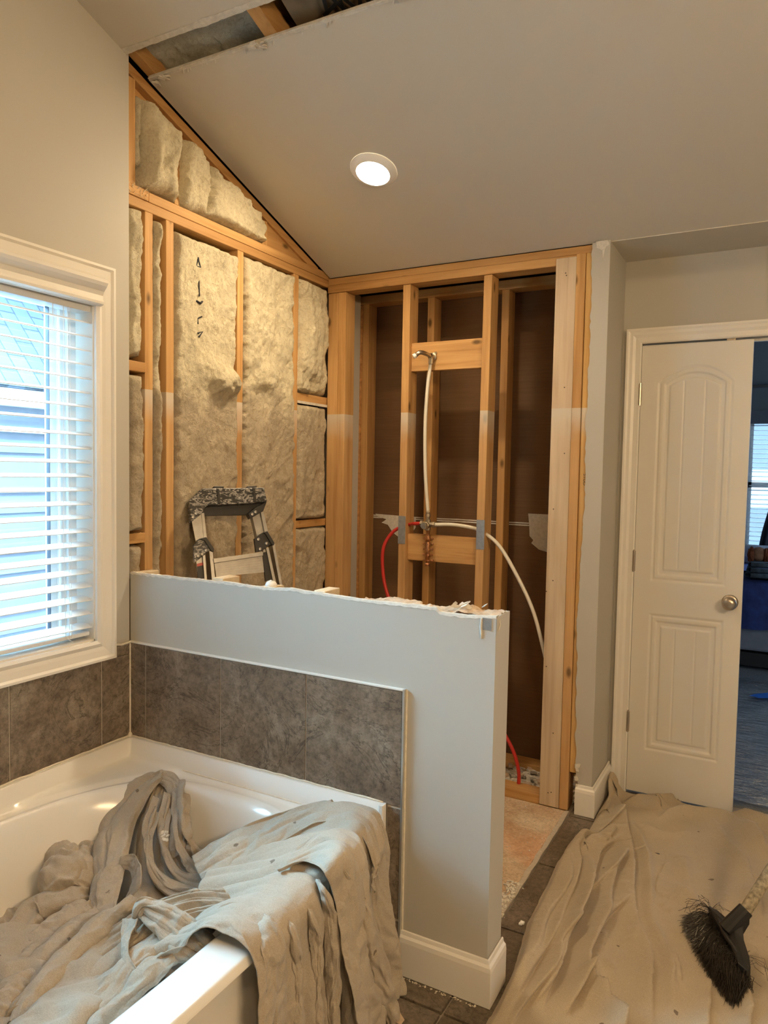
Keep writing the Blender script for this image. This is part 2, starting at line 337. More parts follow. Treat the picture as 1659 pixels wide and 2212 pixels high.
        if bevel:
            b = o.modifiers.new('bevel', 'BEVEL'); b.width = bevel; b.segments = 2; b.limit_method = 'ANGLE'; b.angle_limit = .7
        return o
def tag(o, label, cat, group=None, kind=None):
    if label: o['label'] = label
    if cat: o['category'] = cat
    if group: o['group'] = group
    if kind: o['kind'] = kind
    return o
def thing(name, label, cat, loc=(0, 0, 0), group=None):
    o = bpy.data.objects.new(name, None); COL.objects.link(o); o.empty_display_size = .05
    return tag(o, label, cat, group)        # parts keep world coordinates
def place(root, loc):    # moves a root to its base without moving its parts
    loc = Vector(loc); root.location = loc
    for c in COL.objects:
        if c.parent == root: c.location = c.location-loc
def struct(o): o['kind'] = 'structure'; return o
def cr(pts, n):    # Catmull-Rom resample, (n,3)
    P = np.array(pts, float); 
    if len(P) == 2: t = np.linspace(0, 1, n)[:, None]; return P[0]*(1-t)+P[1]*t
    d = np.r_[0, np.cumsum(np.linalg.norm(np.diff(P, axis=0), axis=1))]; d /= d[-1]
    Q = np.vstack([2*P[0]-P[1], P, 2*P[-1]-P[-2]]); out = []
    for t in np.linspace(0, 1, n):
        i = min(np.searchsorted(d, t, side='right')-1, len(P)-2); i = max(i, 0); u = (t-d[i])/(d[i+1]-d[i]+1e-12)
        a, b, c, e = Q[i], Q[i+1], Q[i+2], Q[i+3]
        out.append(.5*((2*b)+(-a+c)*u+(2*a-5*b+4*c-e)*u*u+(-a+3*b-3*c+e)*u**3))
    return np.array(out)
CZ0, CY0, CK = 2.42, 1.292, .34255
def cz(y): return CZ0+CK*(CY0-y)
# ================================================================== SETTING
# floor
b = MB(); b.box(-.2, 3.7, -3.3, 1.8, -.12, -.012)
struct(b.build('floor', 'grout'))
b = MB()
xs = [1.285+.445*k for k in range(-3, 6)]; ys = [-.093+.4405*k for k in range(-8, 5)]
g = .004
for i in range(len(xs)-1):
    for j in range(len(ys)-1):
        x0, x1, y0, y1 = xs[i]+g, xs[i+1]-g, ys[j]+g, ys[j+1]-g
        if x1 <= 1.29 and y0 > -.05: continue
        if x0 > 3.6: continue
        if y0 < 1.6: b.box(x0, min(x1, 3.6), y0, min(y1, 1.62), -.012, -.001)
for i in range(2, 3): pass
struct(b.build('trim_1', 'ftile', bevel=.0015))
b = MB(); b.box(.0, 1.262, .02, 1.272, -.012, -.004); struct(b.build('trim_2', 'sub'))
b = MB(); b.grid(np.array([[(1.262+.02*u+.003*float(vn(v*40, 2, 0)), .10+1.17*v, -.004+.003*u) for u in (0, 1)] for v in np.linspace(0, 1, 60)])); struct(b.build('trim_3', 'grout'))
# window wall (left) with the window opening
WY0, WY1, WZ0, WZ1 = -1.42, -.154, .866, 2.055
b = MB()
b.box(-.15, 0, -3.2, -.004, -.05, WZ0); b.box(-.15, 0, WY1, -.004, WZ0, WZ1); b.box(-.15, 0, -3.2, WY0, WZ0, WZ1)
b.prism([(-3.2, WZ1), (-.004, WZ1), (-.004, cz(-.004)+.012), (-3.2, cz(-3.2)+.012)], 0, -.15, 0)
struct(b.build('wall_left', 'paint'))
b = MB(); b.prism([(-.004, -.05), (1.8, -.05), (1.8, cz(1.8)+.45), (-3.3, cz(-3.3)+.45), (-3.3, cz(-3.3)+.014), (-.004, cz(-.004)+.014)], 0, -.15, -.118); struct(b.build('wall_sheathing', 'darkhole'))  # sheathing; its unseen part above the ceiling is added to keep sky light out
# chase painted end
b = MB(); b.box(-.118, 0, 1.375, 1.585, 0, 2.40); struct(b.build('wall_chase', 'paint'))
# far wall
b = MB(); b.box(-.15, 1.40, 1.70, 1.715, -.02, 2.6); struct(b.build('wall_back', 'brown'))
b = MB()
b.box(1.373, 1.457, 1.608, 1.715, -.02, 2.6); b.box(1.457, 2.365, 1.608, 1.715, 2.05, 2.6); b.box(2.365, 3.7, 1.608, 1.715, -.02, 2.6)
struct(b.build('wall_far', 'paint'))
# return wall between shower and door
b = MB(); b.box(1.312, 1.373, 1.268, 1.281, 0, 2.425); b.box(1.360, 1.373, 1.281, 1.610, 0, 2.425); ret = struct(b.build('wall_return', 'paint', bevel=.0015))
zs = np.linspace(.14, 2.42, 200)
ew = 1.300+.008*fbm(zs*9, 0, 0, 3)+.005*fbm(zs*40, 3, 0, 4)-.010*ss(1.25, 1.0, zs)*ss(.2, .8, zs)
b = MB(); b.grid(np.array([[(e, 1.2676, z), (1.314, 1.2676, z)] for e, z in zip(ew, zs)])); b.grid(np.array([[(e, 1.2676, z), (e, 1.281, z)] for e, z in zip(ew, zs)]), 1)
b.build('torn_edge', ['paint', 'gyp'], ret)
b = MB(); P = [(1.316, 2.424), (1.362, 2.424), (1.370, 2.405), (1.356, 2.398), (1.352, 2.385), (1.345, 2.350), (1.341, 2.384), (1.330, 2.392), (1.318, 2.398)]
b.prism(P, 1, 1.266, 1.268); b.build('spackle_patch', 'gyp', ret)
# right and rear walls
b = MB(); b.box(3.6, 3.7, -3.3, 1.7, 0, 4.4); struct(b.build('wall_right', 'paint'))
b = MB(); b.box(-.15, 3.7, -3.3, -3.2, 0, 4.4); struct(b.build('wall_rear', 'paint'))
# sloped ceiling with its open strip
def slab(b, x0, x1, y0, y1, t=.013, off=0, mi=0):
    b.hexa([(x0, y0, cz(y0)+off), (x1, y0, cz(y0)+off), (x1, y1, cz(y1)+off), (x0, y1, cz(y1)+off), (x0, y0, cz(y0)+t+off), (x1, y0, cz(y0)+t+off), (x1, y1, cz(y1)+t+off), (x0, y1, cz(y1)+t+off)], mi)
S0, S1 = -.028, .090
b = MB(); slab(b, 0, 3.6, -3.2, S0); slab(b, -.004, 3.6, S1, 1.285); slab(b, 2.7, 3.6, S0, S1)
ce = struct(b.build('ceiling', 'ceil'))
b = MB(); b.box(1.36, 3.6, 1.283, 1.62, 2.42, 2.44); struct(b.build('ceiling_flat', 'ceil'))
b = MB(); b.box(-.1, 1.40, 1.283, 1.71, 2.427, 2.46); struct(b.build('ceiling_chase', 'brown'))
# torn paper along both lips of the strip
x_ = np.linspace(0.0, 2.7, 500)
wd = .016+.007*fbm(x_*14, 0, 0, 5)+.005*fbm(x_*60, 1, 0, 6)
def lip(ya, yb, off): return np.array([[(x, ya_, cz(ya_)+off) for ya_ in (A, B)] for x, A, B in zip(x_, ya, yb)])
b = MB(); b.grid(lip(S0-wd*.55, S0+.004+wd*.5, -.0015)); b.grid(lip(np.full(500, S0+.0), S0+.004+wd*.5, .008))
b.build('torn_edge', 'gyp', ce, fix=False)
wd2 = .004+.003*fbm(x_*20, 0, 0, 8)
b = MB(); b.grid(lip(S1-.004-wd2, S1+.002+wd2*.4, -.0012)); b.grid(lip(S1-.004-wd2, S1-.004-wd2+.0005, .0))
b.grid(np.array([[(x, S1-.002-a, cz(S1)-.0012), (x, S1-.002-a*.2, cz(S1)+.013)] for x, a in zip(x_, wd2)]))
for i in range(16):
    x = .12+random.random()*1.0; l = .006+.012*random.random()
    b.obox((x, S1+.004, cz(S1)-.003), (.8, .6, 0), (-.6, .8, -.3), (0, .3, 1), .002, l, .001)
for x, y in ((.07, S1), (.03, S1+.012), (.475, S1-.004), (.49, S1+.004), (1.02, S1)):
    for k in range(5):
        a = random.random()*6.28; b.obox((x+.012*math.cos(a), y+.006*math.sin(a), cz(y)-.003-.002*k), (math.cos(a), math.sin(a), 0), (-math.sin(a), math.cos(a), .2), (0, -.2, 1), .012, .006, .0015)
b.build('gypsum_lip', 'gyp', ce)
# attic boards over the strip, extended unseen over the room to block sky-light leaks
b = MB()
b.hexa([(-.15, -3.3, cz(-3.3)+.40), (3.7, -3.3, cz(-3.3)+.40), (3.7, 1.8, cz(1.8)+.40), (-.15, 1.8, cz(1.8)+.40), (-.15, -3.3, cz(-3.3)+.44), (3.7, -3.3, cz(-3.3)+.44), (3.7, 1.8, cz(1.8)+.44), (-.15, 1.8, cz(1.8)+.44)]); b.box(-.15, 3.7, 1.716, 1.8, 2.2, 2.75)
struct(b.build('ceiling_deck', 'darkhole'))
# half wall
top = [(0, 1.083), (.22, 1.084), (.43, 1.086), (.635, 1.083), (.70, 1.090), (.827, 1.086), (.973, 1.080), (1.065, 1.082), (1.14, 1.082), (1.20, 1.080), (1.213, 1.071), (1.28, 1.070), (1.376, 1.077)]
xs_ = np.linspace(0, 1.376, 420); tz = np.interp(xs_, [p[0] for p in top], [p[1] for p in top])+.0022*fbm(xs_*25, 0, 0, 9)+.0012*fbm(xs_*90, 0, 0, 10)
b = MB(); b.grid(np.array([[(x, 0, z) for z in (0, t-.006)] for x, t in zip(xs_, tz)])); b.grid(np.array([[(x, 0.013, z) for z in (0, t-.006)] for x, t in zip(xs_, tz)]))
b.grid(np.array([[(x, 0, t-.006), (x, .013, t-.002)] for x, t in zip(xs_, tz)]))
b.add([(1.376, 0, 0), (1.376, .111, 0), (1.376, .111, 1.0745), (1.376, 0, 1.0725), (1.364, .013, 0), (1.364, .111, 0), (1.364, .111, 1.0745), (1.364, .013, 1.0725)], [(0, 1, 2, 3), (4, 5, 6, 7), (1, 5, 6, 2), (3, 2, 6, 7)])
b.box(.02, 1.364, .099, .111, 0, 1.02)
hw = struct(b.build('wall_half', 'paint', fix=False))
b = MB()
b.grid(np.array([[(x, -.0008, t-.007+.002*float(vn(x*70, 1))), (x, .002, t), (x, .013+.003*float(vn(x*50, 2)), t+.001), (x, .016, t-.01)] for x, t in zip(xs_, tz)]))
b.build('torn_edge', 'gyp', hw, fix=False)
nx, ny = 120, 16; X, Y = np.meshgrid(np.linspace(.93, 1.372, nx), np.linspace(.012, .108, ny), indexing='ij')
edge = .108-.03*ss(.3, -.3, fbm(X[:, :1]*12, 0, 0, 12))
Yw = .012+(Y-.012)/.096*(edge-.012)
Z = 1.068+.012*fbm(X*30, Y*40, 0, 11)+.004*fbm(X*90, Y*90, 0, 2)+.006*ss(.93, 1.0, X)
b = MB(); b.grid(np.dstack([X, Yw, Z])); b.build('torn_paper', 'gyp_tan', hw, smooth=True)
for k in range(1): pass
b = MB(); rr = random.Random(4)
for i in range(10):
    x = 1.22+.1*rr.random(); y = .03+.06*rr.random(); b.obox((x, y, 1.083+.006*rr.random()), (rr.uniform(-1, 1), rr.uniform(-1, 1), .3), (.3, .8, .4), (0, -.4, .8), .012, .007, .001)
b.build('gypsum_flake', 'gyp', hw)
b = MB(); b.box(1.338, 1.364, -.0016, 0, 1.038, 1.070); b.box(1.3765, 1.3775, .0, .0012, 1.03, 1.07); b.build('corner_bead', 'steel', hw)
b = MB(); b.tube([(1.335, -.001, 1.068), (1.334, -.001, 1.045), (1.3355, -.001, 1.022), (1.335, -.001, 1.012)], [.003, .004, .003, .001], 6)
b.tube([(1.3775, .020, 1.066), (1.378, .026, 1.05), (1.3775, .016, 1.034)], [.0025, .003, .001], 6); b.build('loose_paper_tape', 'gyp', hw)
# wall tiles (on both walls around the tub)
def tilepanel(name, rects, label):
    b = MB()
    for ax, u0, u1, z0, z1 in rects:
        if ax == 'y': b.box(u0+.0022, u1-.0022, -.010, 0, z0+.0022, z1-.0022)
        else: b.box(0, .010, u0+.0022, u1-.0022, z0+.0022, z1-.0022)
    return b
zr = [(.49, .832), (.156, .487), (.0, .152)]
R = []
for x0, x1 in ((.010, .0855), (.0855, .429), (.429, .7725), (.7725, 1.106)): R.append(('y', x0, x1, .49, .832))
R += [('y', 1.062, 1.106, .156, .487), ('y', 1.062, 1.106, .004, .152)]
t1 = thing('tile_surround', 'grey-brown stone-look tile band on the white half wall above the tub', 'wall tile')
tilepanel('', R, '').build('tile_field', 'tile', t1, bevel=.001)
b = MB(); b.box(.004, 1.106, -.0075, -.0001, .49, .832); b.box(1.06, 1.106, -.0075, -.0001, 0, .49); b.build('grout', 'grout', t1)
b = MB(); b.box(1.106, 1.113, -.013, 0, 0.0, .839); b.build('edge_trim', 'edge', t1, bevel=.001)
b = MB(); b.box(.0, 1.106, -.012, 0, .8325, .838); b.build('top_edge_trim', 'trim', t1, bevel=.001)
b = MB(); b.box(1.1135, 1.117, -.006, -.0001, .0, .836); b.build('caulk_bead', 'caulk', t1)
place(t1, (.55, -.006, 0))
R = []
for y0, y1 in ((-.1335, -.010), (-.475, -.1335), (-.8165, -.475), (-1.158, -.8165), (-1.5, -1.158)): R.append(('x', y0, y1, .49, .832 if y1 > -.1 else .794))
R[0] = ('x', -.1335, -.010, .49, .794); 
t2 = thing('tile_surround', 'grey-brown stone-look tile band under the window beside the tub', 'wall tile')
bb = tilepanel('', R, ''); bb.box(0, .010, -.0815, -.0122, .794, .830); bb.build('tile_field', 'tile', t2, bevel=.001)
b = MB(); b.box(.0001, .0075, -1.5, -.004, .49, .793); b.box(.0001, .0075, -.082, -.004, .79, .83); b.build('grout', 'grout', t2)
b = MB(); b.tube([(.012, y, .834+.003*float(vn(y*60, 0))) for y in np.linspace(-.082, -.010, 20)], .004, 6); b.tube([(.011, -.011, z) for z in np.linspace(.49, .84, 12)], .003, 6); b.build('caulk_bead', 'caulk', t2)
place(t2, (.006, -.7, .49))
# ================================================================== WINDOW 1
W = struct(MB().box(-.145, -.085, WY0, WY0+.045, WZ0, WZ1).box(-.145, -.085, WY1-.036, WY1, WZ0, WZ1).box(-.145, -.085, WY0, WY1, WZ1-.05, WZ1).box(-.145, -.085, WY0, WY1, WZ0, WZ0+.022).build('window_1', 'vinyl', bevel=.002))
b = MB()
for y0, y1, x0, x1 in ((WY1-.058, WY1-.036, -.13, -.095), (WY1-.095, WY1-.062, -.125, -.100), (WY0+.045, WY0+.08, -.125, -.1)): b.box(x0, x1, y0, y1, WZ0+.02, WZ1-.05)
b.box(-.125, -.10, WY0+.045, WY1-.06, WZ0+.02, WZ0+.042); b.box(-.125, -.10, WY0+.045, WY1-.06, WZ1-.075, WZ1-.05); b.build('window_sash', 'vinyl', W, bevel=.002)
b = MB(); b.box(-.114, -.110, WY0+.08, WY1-.09, WZ0+.035, WZ1-.07); b.build('glass_pane', 'glass', W)
b = MB(); b.box(-.1175, -.099, WY1-.0965, WY1-.0945, WZ0+.03, WZ1-.07); b.box(-.1175, -.099, WY0+.08, WY1-.095, WZ0+.040, WZ0+.044); b.build('glazing_bead', 'shingle_gap', W)
b = MB(); b.box(-.085, .0, WY1-.004, WY1, WZ0, WZ1); b.box(-.085, 0, WY0, WY1, WZ0, WZ0+.006); b.box(-.085, 0, WY0, WY1, WZ1-.006, WZ1); b.box(-.085, 0, WY0, WY0+.004, WZ0, WZ1); b.build('window_reveal', 'trim', W)
prof = [(0, 0), (0, .012), (.010, .018), (.022, .014), (.034, .017), (.055, .020), (.062, .026), (.070, .026), (.070, 0)]
b = MB(); b.sweep(prof, [(0.0, WY0, WZ0), (0.0, WY1, WZ0), (0.0, WY1, WZ1), (0.0, WY0, WZ1)], (1, 0, 0), True); struct(b.build('trim_4', 'trim'))
# blind
bl = thing('window_blind', 'white two-inch slat blind, slats open, in the window over the tub', 'blind')
b = MB(); nsl = 23
for k in range(nsl):
    z = 1.938-.0463*k; x0, x1 = -.058, -.006; tilt = -.010
    A = np.array([[(x0+(x1-x0)*u, y, z+tilt*(u-.5)+.0035*math.sin(math.pi*u)) for y in (WY0+.01, WY1-.005)] for u in np.linspace(0, 1, 7)])
    b.grid(A); B = A.copy(); B[:, :, 2] -= .0025; b.grid(B); b.grid(np.array([A[-1], B[-1]])); b.grid(np.array([A[0], B[0]]))
b.build('slats', 'slat', bl)
b = MB(); b.box(-.068, -.016, WY0+.01, WY1-.008, .884, .898); b.build('bottom_rail', 'slat', bl, bevel=.003)
b = MB(); b.box(-.07, -.012, WY0+.005, WY1-.004, 1.97, 2.045); b.build('headrail', 'vinyl', bl)
pv = [(0, 0), (.010, 0), (.018, .004), (.019, .012), (.014, .020), (.013, .032), (.020, .045), (.034, .060), (.040, .070), (.040, .078), (.032, .082), (.0, .082)]
b = MB(); b.sweep([(-.0+u, v) for u, v in pv], [(.018, WY0-.02, 1.990), (.018, WY1+.012, 1.990), (-.0, WY1+.012, 1.990)][:2], (0, 0, 1)); b.sweep([(u*.6, v) for u, v in pv], [(.018, WY1+.0115, 1.990), (-.0, WY1+.0115, 1.990)][::1], (0, 0, 1)); b.box(0.0, .019, WY0-.02, WY1+.012, 1.990, 2.072)
b.build('valance', 'trim', bl)
b = MB()
for yy in (-.235, -.243, -.70, -1.2):
    for xx in (-.070, -.014): b.tube([(xx, yy, 1.97), (xx, yy, .89)], .0009, 5)
b.tube([(-.010, -.262, 1.97), (-.009, -.268, 1.2), (-.008, -.262, .90), (-.006, -.25, .885), (-.006, -.235, .878), (-.006, -.262, .868), (-.006, -.255, .86)], .0011, 5)
b.tube([(-.012, -.30, 1.97), (-.012, -.30, 1.90)], .0012, 5)
for k in range(nsl): b.tube([(-.014, -.235, 1.93-.0463*k), (-.014, -.243, 1.925-.0463*k)], .001, 4)
b.build('cord', 'whiteplastic', bl)
place(bl, (-.04, -.78, .88))
# neighbour outside
nb = thing('neighbour_house', 'grey-blue house with lap siding and shingle roof seen through the blind', 'house')
b = MB()
for k in range(16):
    z = -.4+.15*k; b.hexa([(-3.0, -3, z), (-2.985, -3, z), (-2.985, 5, z), (-3.0, 5, z), (-3.02, -3, z+.15), (-3.0, -3, z+.15), (-3.0, 5, z+.15), (-3.02, 5, z+.15)])
b.build('siding', 'siding', nb)
b = MB(); b.box(-3.0, -2.90, -3, 5, 1.89, 2.01); b.box(-2.99, -2.96, -3, 5, 1.70, 1.74); b.build('fascia', 'vinyl', nb)
b = MB(); b.hexa([(0, 0, 0), (8, 0, 0), (8, 3.2, 0), (0, 3.2, 0), (0, 0, .03), (8, 0, .03), (8, 3.2, .03), (0, 3.2, .03)])
rf = b.build('roof', 'shingle', nb); rf.rotation_euler = (math.radians(50), 0, math.radians(90)); rf.location = (-2.88, -3, 2.01)
place(nb, (-3, 1, -.4))
# ================================================================== TRIM: door casing, baseboards
bp_ = [(0, 0), (0, .125), (.004, .130), (.008, .128), (.010, .118), (.016, .112), (.018, .100), (.018, 0)]
b = MB(); b.sweep(bp_, [(1.113, 0, 0), (1.376, 0, 0), (1.376, .111, 0)], (0, 0, 1)); struct(b.build('baseboard_half_wall', 'trim', bevel=.001))
b = MB(); b.sweep(bp_, [(1.306, 1.268, 0), (1.373, 1.268, 0), (1.373, 1.600, 0)], (0, 0, 1)); struct(b.build('baseboard_return', 'trim', bevel=.001))
pc = [(0, 0), (0, .010), (.006, .014), (.014, .013), (.026, .012), (.038, .017), (.050, .018), (.058, .022), (.066, .022), (.066, 0)]
b = MB(); b.sweep(pc, [(1.457, 1.608, 0), (1.457, 1.608, 2.050), (2.365, 1.608, 2.050), (2.365, 1.608, 0)][::-1], (0, -1, 0)); struct(b.build('trim_5', 'trim'))
b = MB(); b.box(1.4535, 1.4565, 1.600, 1.715, 0, 2.05); b.box(1.457, 2.365, 1.600, 1.715, 2.0505, 2.056); b.box(1.457, 2.365, 1.648, 1.665, 2.038, 2.0505); b.box(2.3655, 2.368, 1.600, 1.715, 0, 2.05); struct(b.build('trim_6', 'trim'))
# door leaf
DX0, DX1, DZ0, DZ1, DYF = 1.4585, 1.9035, .012, 2.040, 1.600
gx = np.linspace(DX0, DX1, 150); gz = np.linspace(DZ0, DZ1, 560); X, Z = np.meshgrid(gx, gz, indexing='ij')
def panel(X, Z, x0, x1, z0, z1, arch):
    xc, hw_ = (x0+x1)/2, (x1-x0)/2; tt = np.clip((X-xc)/hw_, -1.4, 1.4)
    ztop = z1-arch*tt**2
    sd = np.minimum(np.minimum(X-x0, x1-X), np.minimum(Z-z0, (ztop-Z)*.9))
    prof_ = np.interp(sd, [-.001, 0, .004, .010, .014, .028, .034, .048, .054], [0, 0, .002, .004, .001, .001, .006, .0065, .003])
    pl = 0
    for gx_ in (xc-hw_*.28, xc+hw_*.28): pl = pl+.0022*np.exp(-((X-gx_)/.0022)**2)
    return np.where(sd > -.001, prof_+np.where(sd > .056, pl, 0), 0)
D = panel(X, Z, 1.530, 1.836, .990, 1.948, .075)+panel(X, Z, 1.530, 1.836, .215, .842, 0)
dr = struct(MB().grid(np.dstack([X, DYF+1.35*D, Z])).build('door_1', 'doorp', smooth=True, fix=False))
b = MB(); b.add([(DX0, DYF, DZ0), (DX1, DYF, DZ0), (DX1, DYF+.035, DZ0), (DX0, DYF+.035, DZ0), (DX0, DYF, DZ1), (DX1, DYF, DZ1), (DX1, DYF+.035, DZ1), (DX0, DYF+.035, DZ1)], [(0, 1, 2, 3), (4, 5, 6, 7), (1, 2, 6, 5), (2, 3, 7, 6), (3, 0, 4, 7)])
b.build('door_core', 'doorp', dr)
b = MB(); kc = (1.857, DYF, .925)
b.lathe([(.0, 0), (.033, 0), (.033, -.004), (.028, -.008), (.012, -.010), (.010, -.024), (.013, -.030), (.024, -.036), (.029, -.046), (.028, -.056), (.020, -.064), (.010, -.0665), (0, -.067)], kc, (0, 1, 0), 32); b.build('door_knob', 'nickel', dr, smooth=True)
for hz in (1.825, 1.075, .335):
    b = MB(); b.tube([(1.4565, DYF-.006, hz-.045), (1.4565, DYF-.006, hz+.045)], .0065, 10)
    for k in range(6): b.tube([(1.4565, DYF-.006, hz-.045+.018*k-.0005), (1.4565, DYF-.006, hz-.045+.018*k+.0005)], .0072, 10)
    b.tube([(1.4565, DYF-.006, hz-.05), (1.4565, DYF-.006, hz+.05)], .004, 8); b.build('hinge', 'nickel', dr)
b = MB(); b.box(1.80, 1.835, DYF+.004, DYF+.028, 2.041, 2.0495); b.box(1.775, 1.86, DYF+.002, DYF+.03, 2.0485, 2.0500); b.build('ball_catch', 'nickel', dr)
# ================================================================== FRAMING
def stud(name, mat, x0, x1, y0, y1, z0, z1, label, cat='stud', lean=(0, 0), group=None):
    cx_, cy_ = (x0+x1)/2, (y0+y1)/2; hx, hy = (x1-x0)/2, (y1-y0)/2
    b = MB(); b.hexa([(-hx, -hy, 0), (hx, -hy, 0), (hx, hy, 0), (-hx, hy, 0), (-hx+lean[0], -hy+lean[1], z1-z0), (hx+lean[0], -hy+lean[1], z1-z0), (hx+lean[0], hy+lean[1], z1-z0), (-hx+lean[0], hy+lean[1], z1-z0)])
    o = b.build(name, mat, bevel=.0025); o.location = (cx_, cy_, z0); return tag(o, label, cat, group)
XW = -.012
WS = 'studs of the insulated window wall'
stud('wall_stud', 'wood_z', XW-.089, XW, .080, .118, .04, 2.376, 'leftmost pine stud in the insulated wall, beside the painted wall edge', 'stud', group=WS)
stud('wall_stud', 'wood_z', XW-.089, XW, .190, .229, .04, 2.376, 'second pine stud from the left in the insulated wall, white smear halfway up', 'stud', (0, -.008), WS)
stud('wall_stud', 'wood_z', XW-.089, XW, .588, .626, .04, 2.376, 'thin-looking pine stud between the two widest insulation batts, behind the ladder', 'stud', group=WS)
stud('wall_stud', 'wood_z', XW-.089, XW, .990, 1.028, .04, 2.376, 'pine stud at the left end of the two short blocks near the shower corner', 'stud', group=WS)
stud('sole_plate', 'wood_y', XW-.089, XW, .0, 1.28, 0, .038, 'bottom board under the insulated wall studs', 'plate')
stud('top_plate', 'wood_y', XW-.089, XW, .0, 1.372, 2.376, 2.411, 'lower board of the doubled top plate on the insulated wall', 'plate')
stud('top_plate', 'wood_y', XW-.089, XW+.001, .098, 1.372, 2.412, 2.447, 'upper board of the doubled top plate on the insulated wall', 'plate')
o = stud('plate_offcut', 'wood_y', XW-.089, XW+.004, -.002, .095, 2.412, 2.449, 'splintered grey board end left of the doubled top plate', 'board')
b = MB(); rr = random.Random(2)
for i in range(26):
    y = rr.uniform(-.045, .045); z = rr.uniform(.0, .036); b.tube([(.047, y, z), (.050+rr.random()*.01, y+rr.uniform(-.012, .012), z+rr.uniform(-.012, .012))], [.0016, .0003], 4)
b.build('splinter', 'wood_end', o)
BK = 'short blocks between studs of the insulated wall'
stud('blocking', 'woodraw_y', XW-.089, XW+.004, .002, .080, 1.800, 1.836, 'short pine block left of the leftmost stud, the upper one', 'block', group=BK)
stud('blocking', 'woodraw_y', XW-.089, XW+.002, .002, .080, 1.182, 1.220, 'short pine block left of the leftmost stud, just above the half wall', 'block', group=BK)
stud('blocking', 'wood_y', XW-.080, XW-.004, 1.028, 1.30, 1.790, 1.828, 'short block near the shower corner with a white strip along it, the upper one', 'block', group=BK)
stud('blocking', 'woodraw_y', XW-.080, XW-.002, 1.028, 1.30, 1.178, 1.214, 'short block near the shower corner, lower one of the two', 'block', group=BK)
b = MB(); b.box(XW-.004, XW+.003, 1.03, 1.30, 1.778, 1.790); tag(b.build('drywall_strip', 'gyp'), 'thin white drywall sliver under the upper block by the shower corner', 'drywall')
# gable
def rake(name, y0, y1, o0, o1, x0, x1, label, mat='woodraw_y'):
    b = MB(); b.hexa([(x0, y0, cz(y0)-o1), (x1, y0, cz(y0)-o1), (x1, y1, cz(y1)-o1), (x0, y1, cz(y1)-o1), (x0, y0, cz(y0)-o0), (x1, y0, cz(y0)-o0), (x1, y1, cz(y1)-o0), (x0, y1, cz(y1)-o0)])
    return tag(b.build(name, mat, bevel=.002), label, 'plate')
rake('rake_plate', .0, 1.19, .003, .040, XW-.089, XW, 'slanting pine board under the sloped ceiling edge above the insulation')
rake('rake_plate', .0, .80, .0405, .072, XW-.089, XW-.030, 'recessed slanting board beneath the sloping one at the ceiling edge')
GS = 'short studs of the gable'
stud('gable_stud', 'woodraw_z', XW-.089, XW+.001, .002, .036, 2.449, cz(.02)-.045, 'tall gable stud at the painted wall edge over the top plate', 'stud', group=GS)
stud('gable_stud', 'woodraw_z', XW-.089, XW, .226, .252, 2.447, cz(.24)-.078, 'short gable stud half hidden between two puffy batts', 'stud', group=GS)
stud('gable_stud', 'woodraw_z', XW-.089, XW, .752, .786, 2.447, cz(.79)-.042, 'shortest gable stud at the right end of the gable insulation', 'stud', group=GS)
b = MB(); b.prism([(.788, 2.447), (1.285, 2.447), (1.21, 2.449), (.788, cz(.788)-.041)], 0, XW-.05, XW-.012); tag(b.build('gable_filler', 'woodraw_y'), 'triangular wood filler where the gable narrows to the corner', 'board')
stud('gable_block', 'woodraw_y', XW-.089, XW-.03, .036, .10, 2.449, 2.50, 'dark-shaded small block on the top plate beside the first gable stud', 'block')
# back wall (shower fixtures)
YB = 1.280
BS = 'studs of the shower fixture wall'
def bs(x0, x1, label, mat='wood_z', y0=YB, y1=YB+.089, z1=2.345, lean=(0, 0), z0=.038): return stud('wall_stud', mat, x0, x1, y0, y1, z0, z1, label, 'stud', lean, BS)
bs(-.008, .050, 'corner stud where the insulated wall meets the fixture wall'); bs(.051, .095, 'stud doubled onto the corner stud beside the grey gap')
s2 = bs(.413, .452, 'fixture-wall stud left of the shower pipe, steel plate on it')
s3 = bs(.806, .845, 'fixture-wall stud right of the shower pipe, steel plate on it', lean=(.014, 0))
bs(1.146, 1.233, 'wide pale weathered board facing the room at the right of the shower', 'wood_pale', YB-.012, YB+.026, 2.375, (.003, 0), .0)
b = MB(); rr = random.Random(12)
for z in (.06, .065, .33, .62, .95, 1.0, 1.31, 1.55, 1.83, 2.30, 2.31):
    xx = 1.150+.075*rr.random(); b.lathe([(0, -.0125), (.0028, -.0125), (.0028, -.0105)], (xx, YB, z), (0, 1, 0), 8)
tag(b.build('nail_holes', 'darkhole'), 'small dark nail holes down the wide pale board', 'nail hole', kind='stuff')
bs(1.2345, 1.273, 'narrow brown stud directly right of the wide pale board', 'wood_z', YB-.010, YB+.079, 2.385, (0, 0), 0)
bs(1.2745, 1.306, 'yellow stud against the painted wall edge right of the shower', 'wood_yellow', YB-.004, YB+.085, 2.385, (0, 0), .17)
ys_ = [o for o in COL.objects if o.name.startswith('wall_stud')][-1]
fcv = bpy.data.curves.new('stamp', 'FONT'); fcv.body = 'STUD'; fcv.size = .020; fcv.align_x = 'CENTER'
fo_ = bpy.data.objects.new('stamp', fcv); COL.objects.link(fo_); me_ = bpy.data.meshes.new_from_object(fo_.evaluated_get(bpy.context.evaluated_depsgraph_get())); bpy.data.objects.remove(fo_)
st_ = bpy.data.objects.new('ink_stamp', me_); me_.materials.append(plain('faded_ink', (.12, .08, .05), .9)); COL.objects.link(st_); st_.parent = ys_
st_.rotation_euler = (math.pi/2, 0, 0); st_.matrix_local = Matrix.Translation((.002, -.0456, 1.27)) @ Matrix.Rotation(math.pi/2, 4, 'X') @ Matrix.Rotation(-math.pi/2, 4, 'Z')
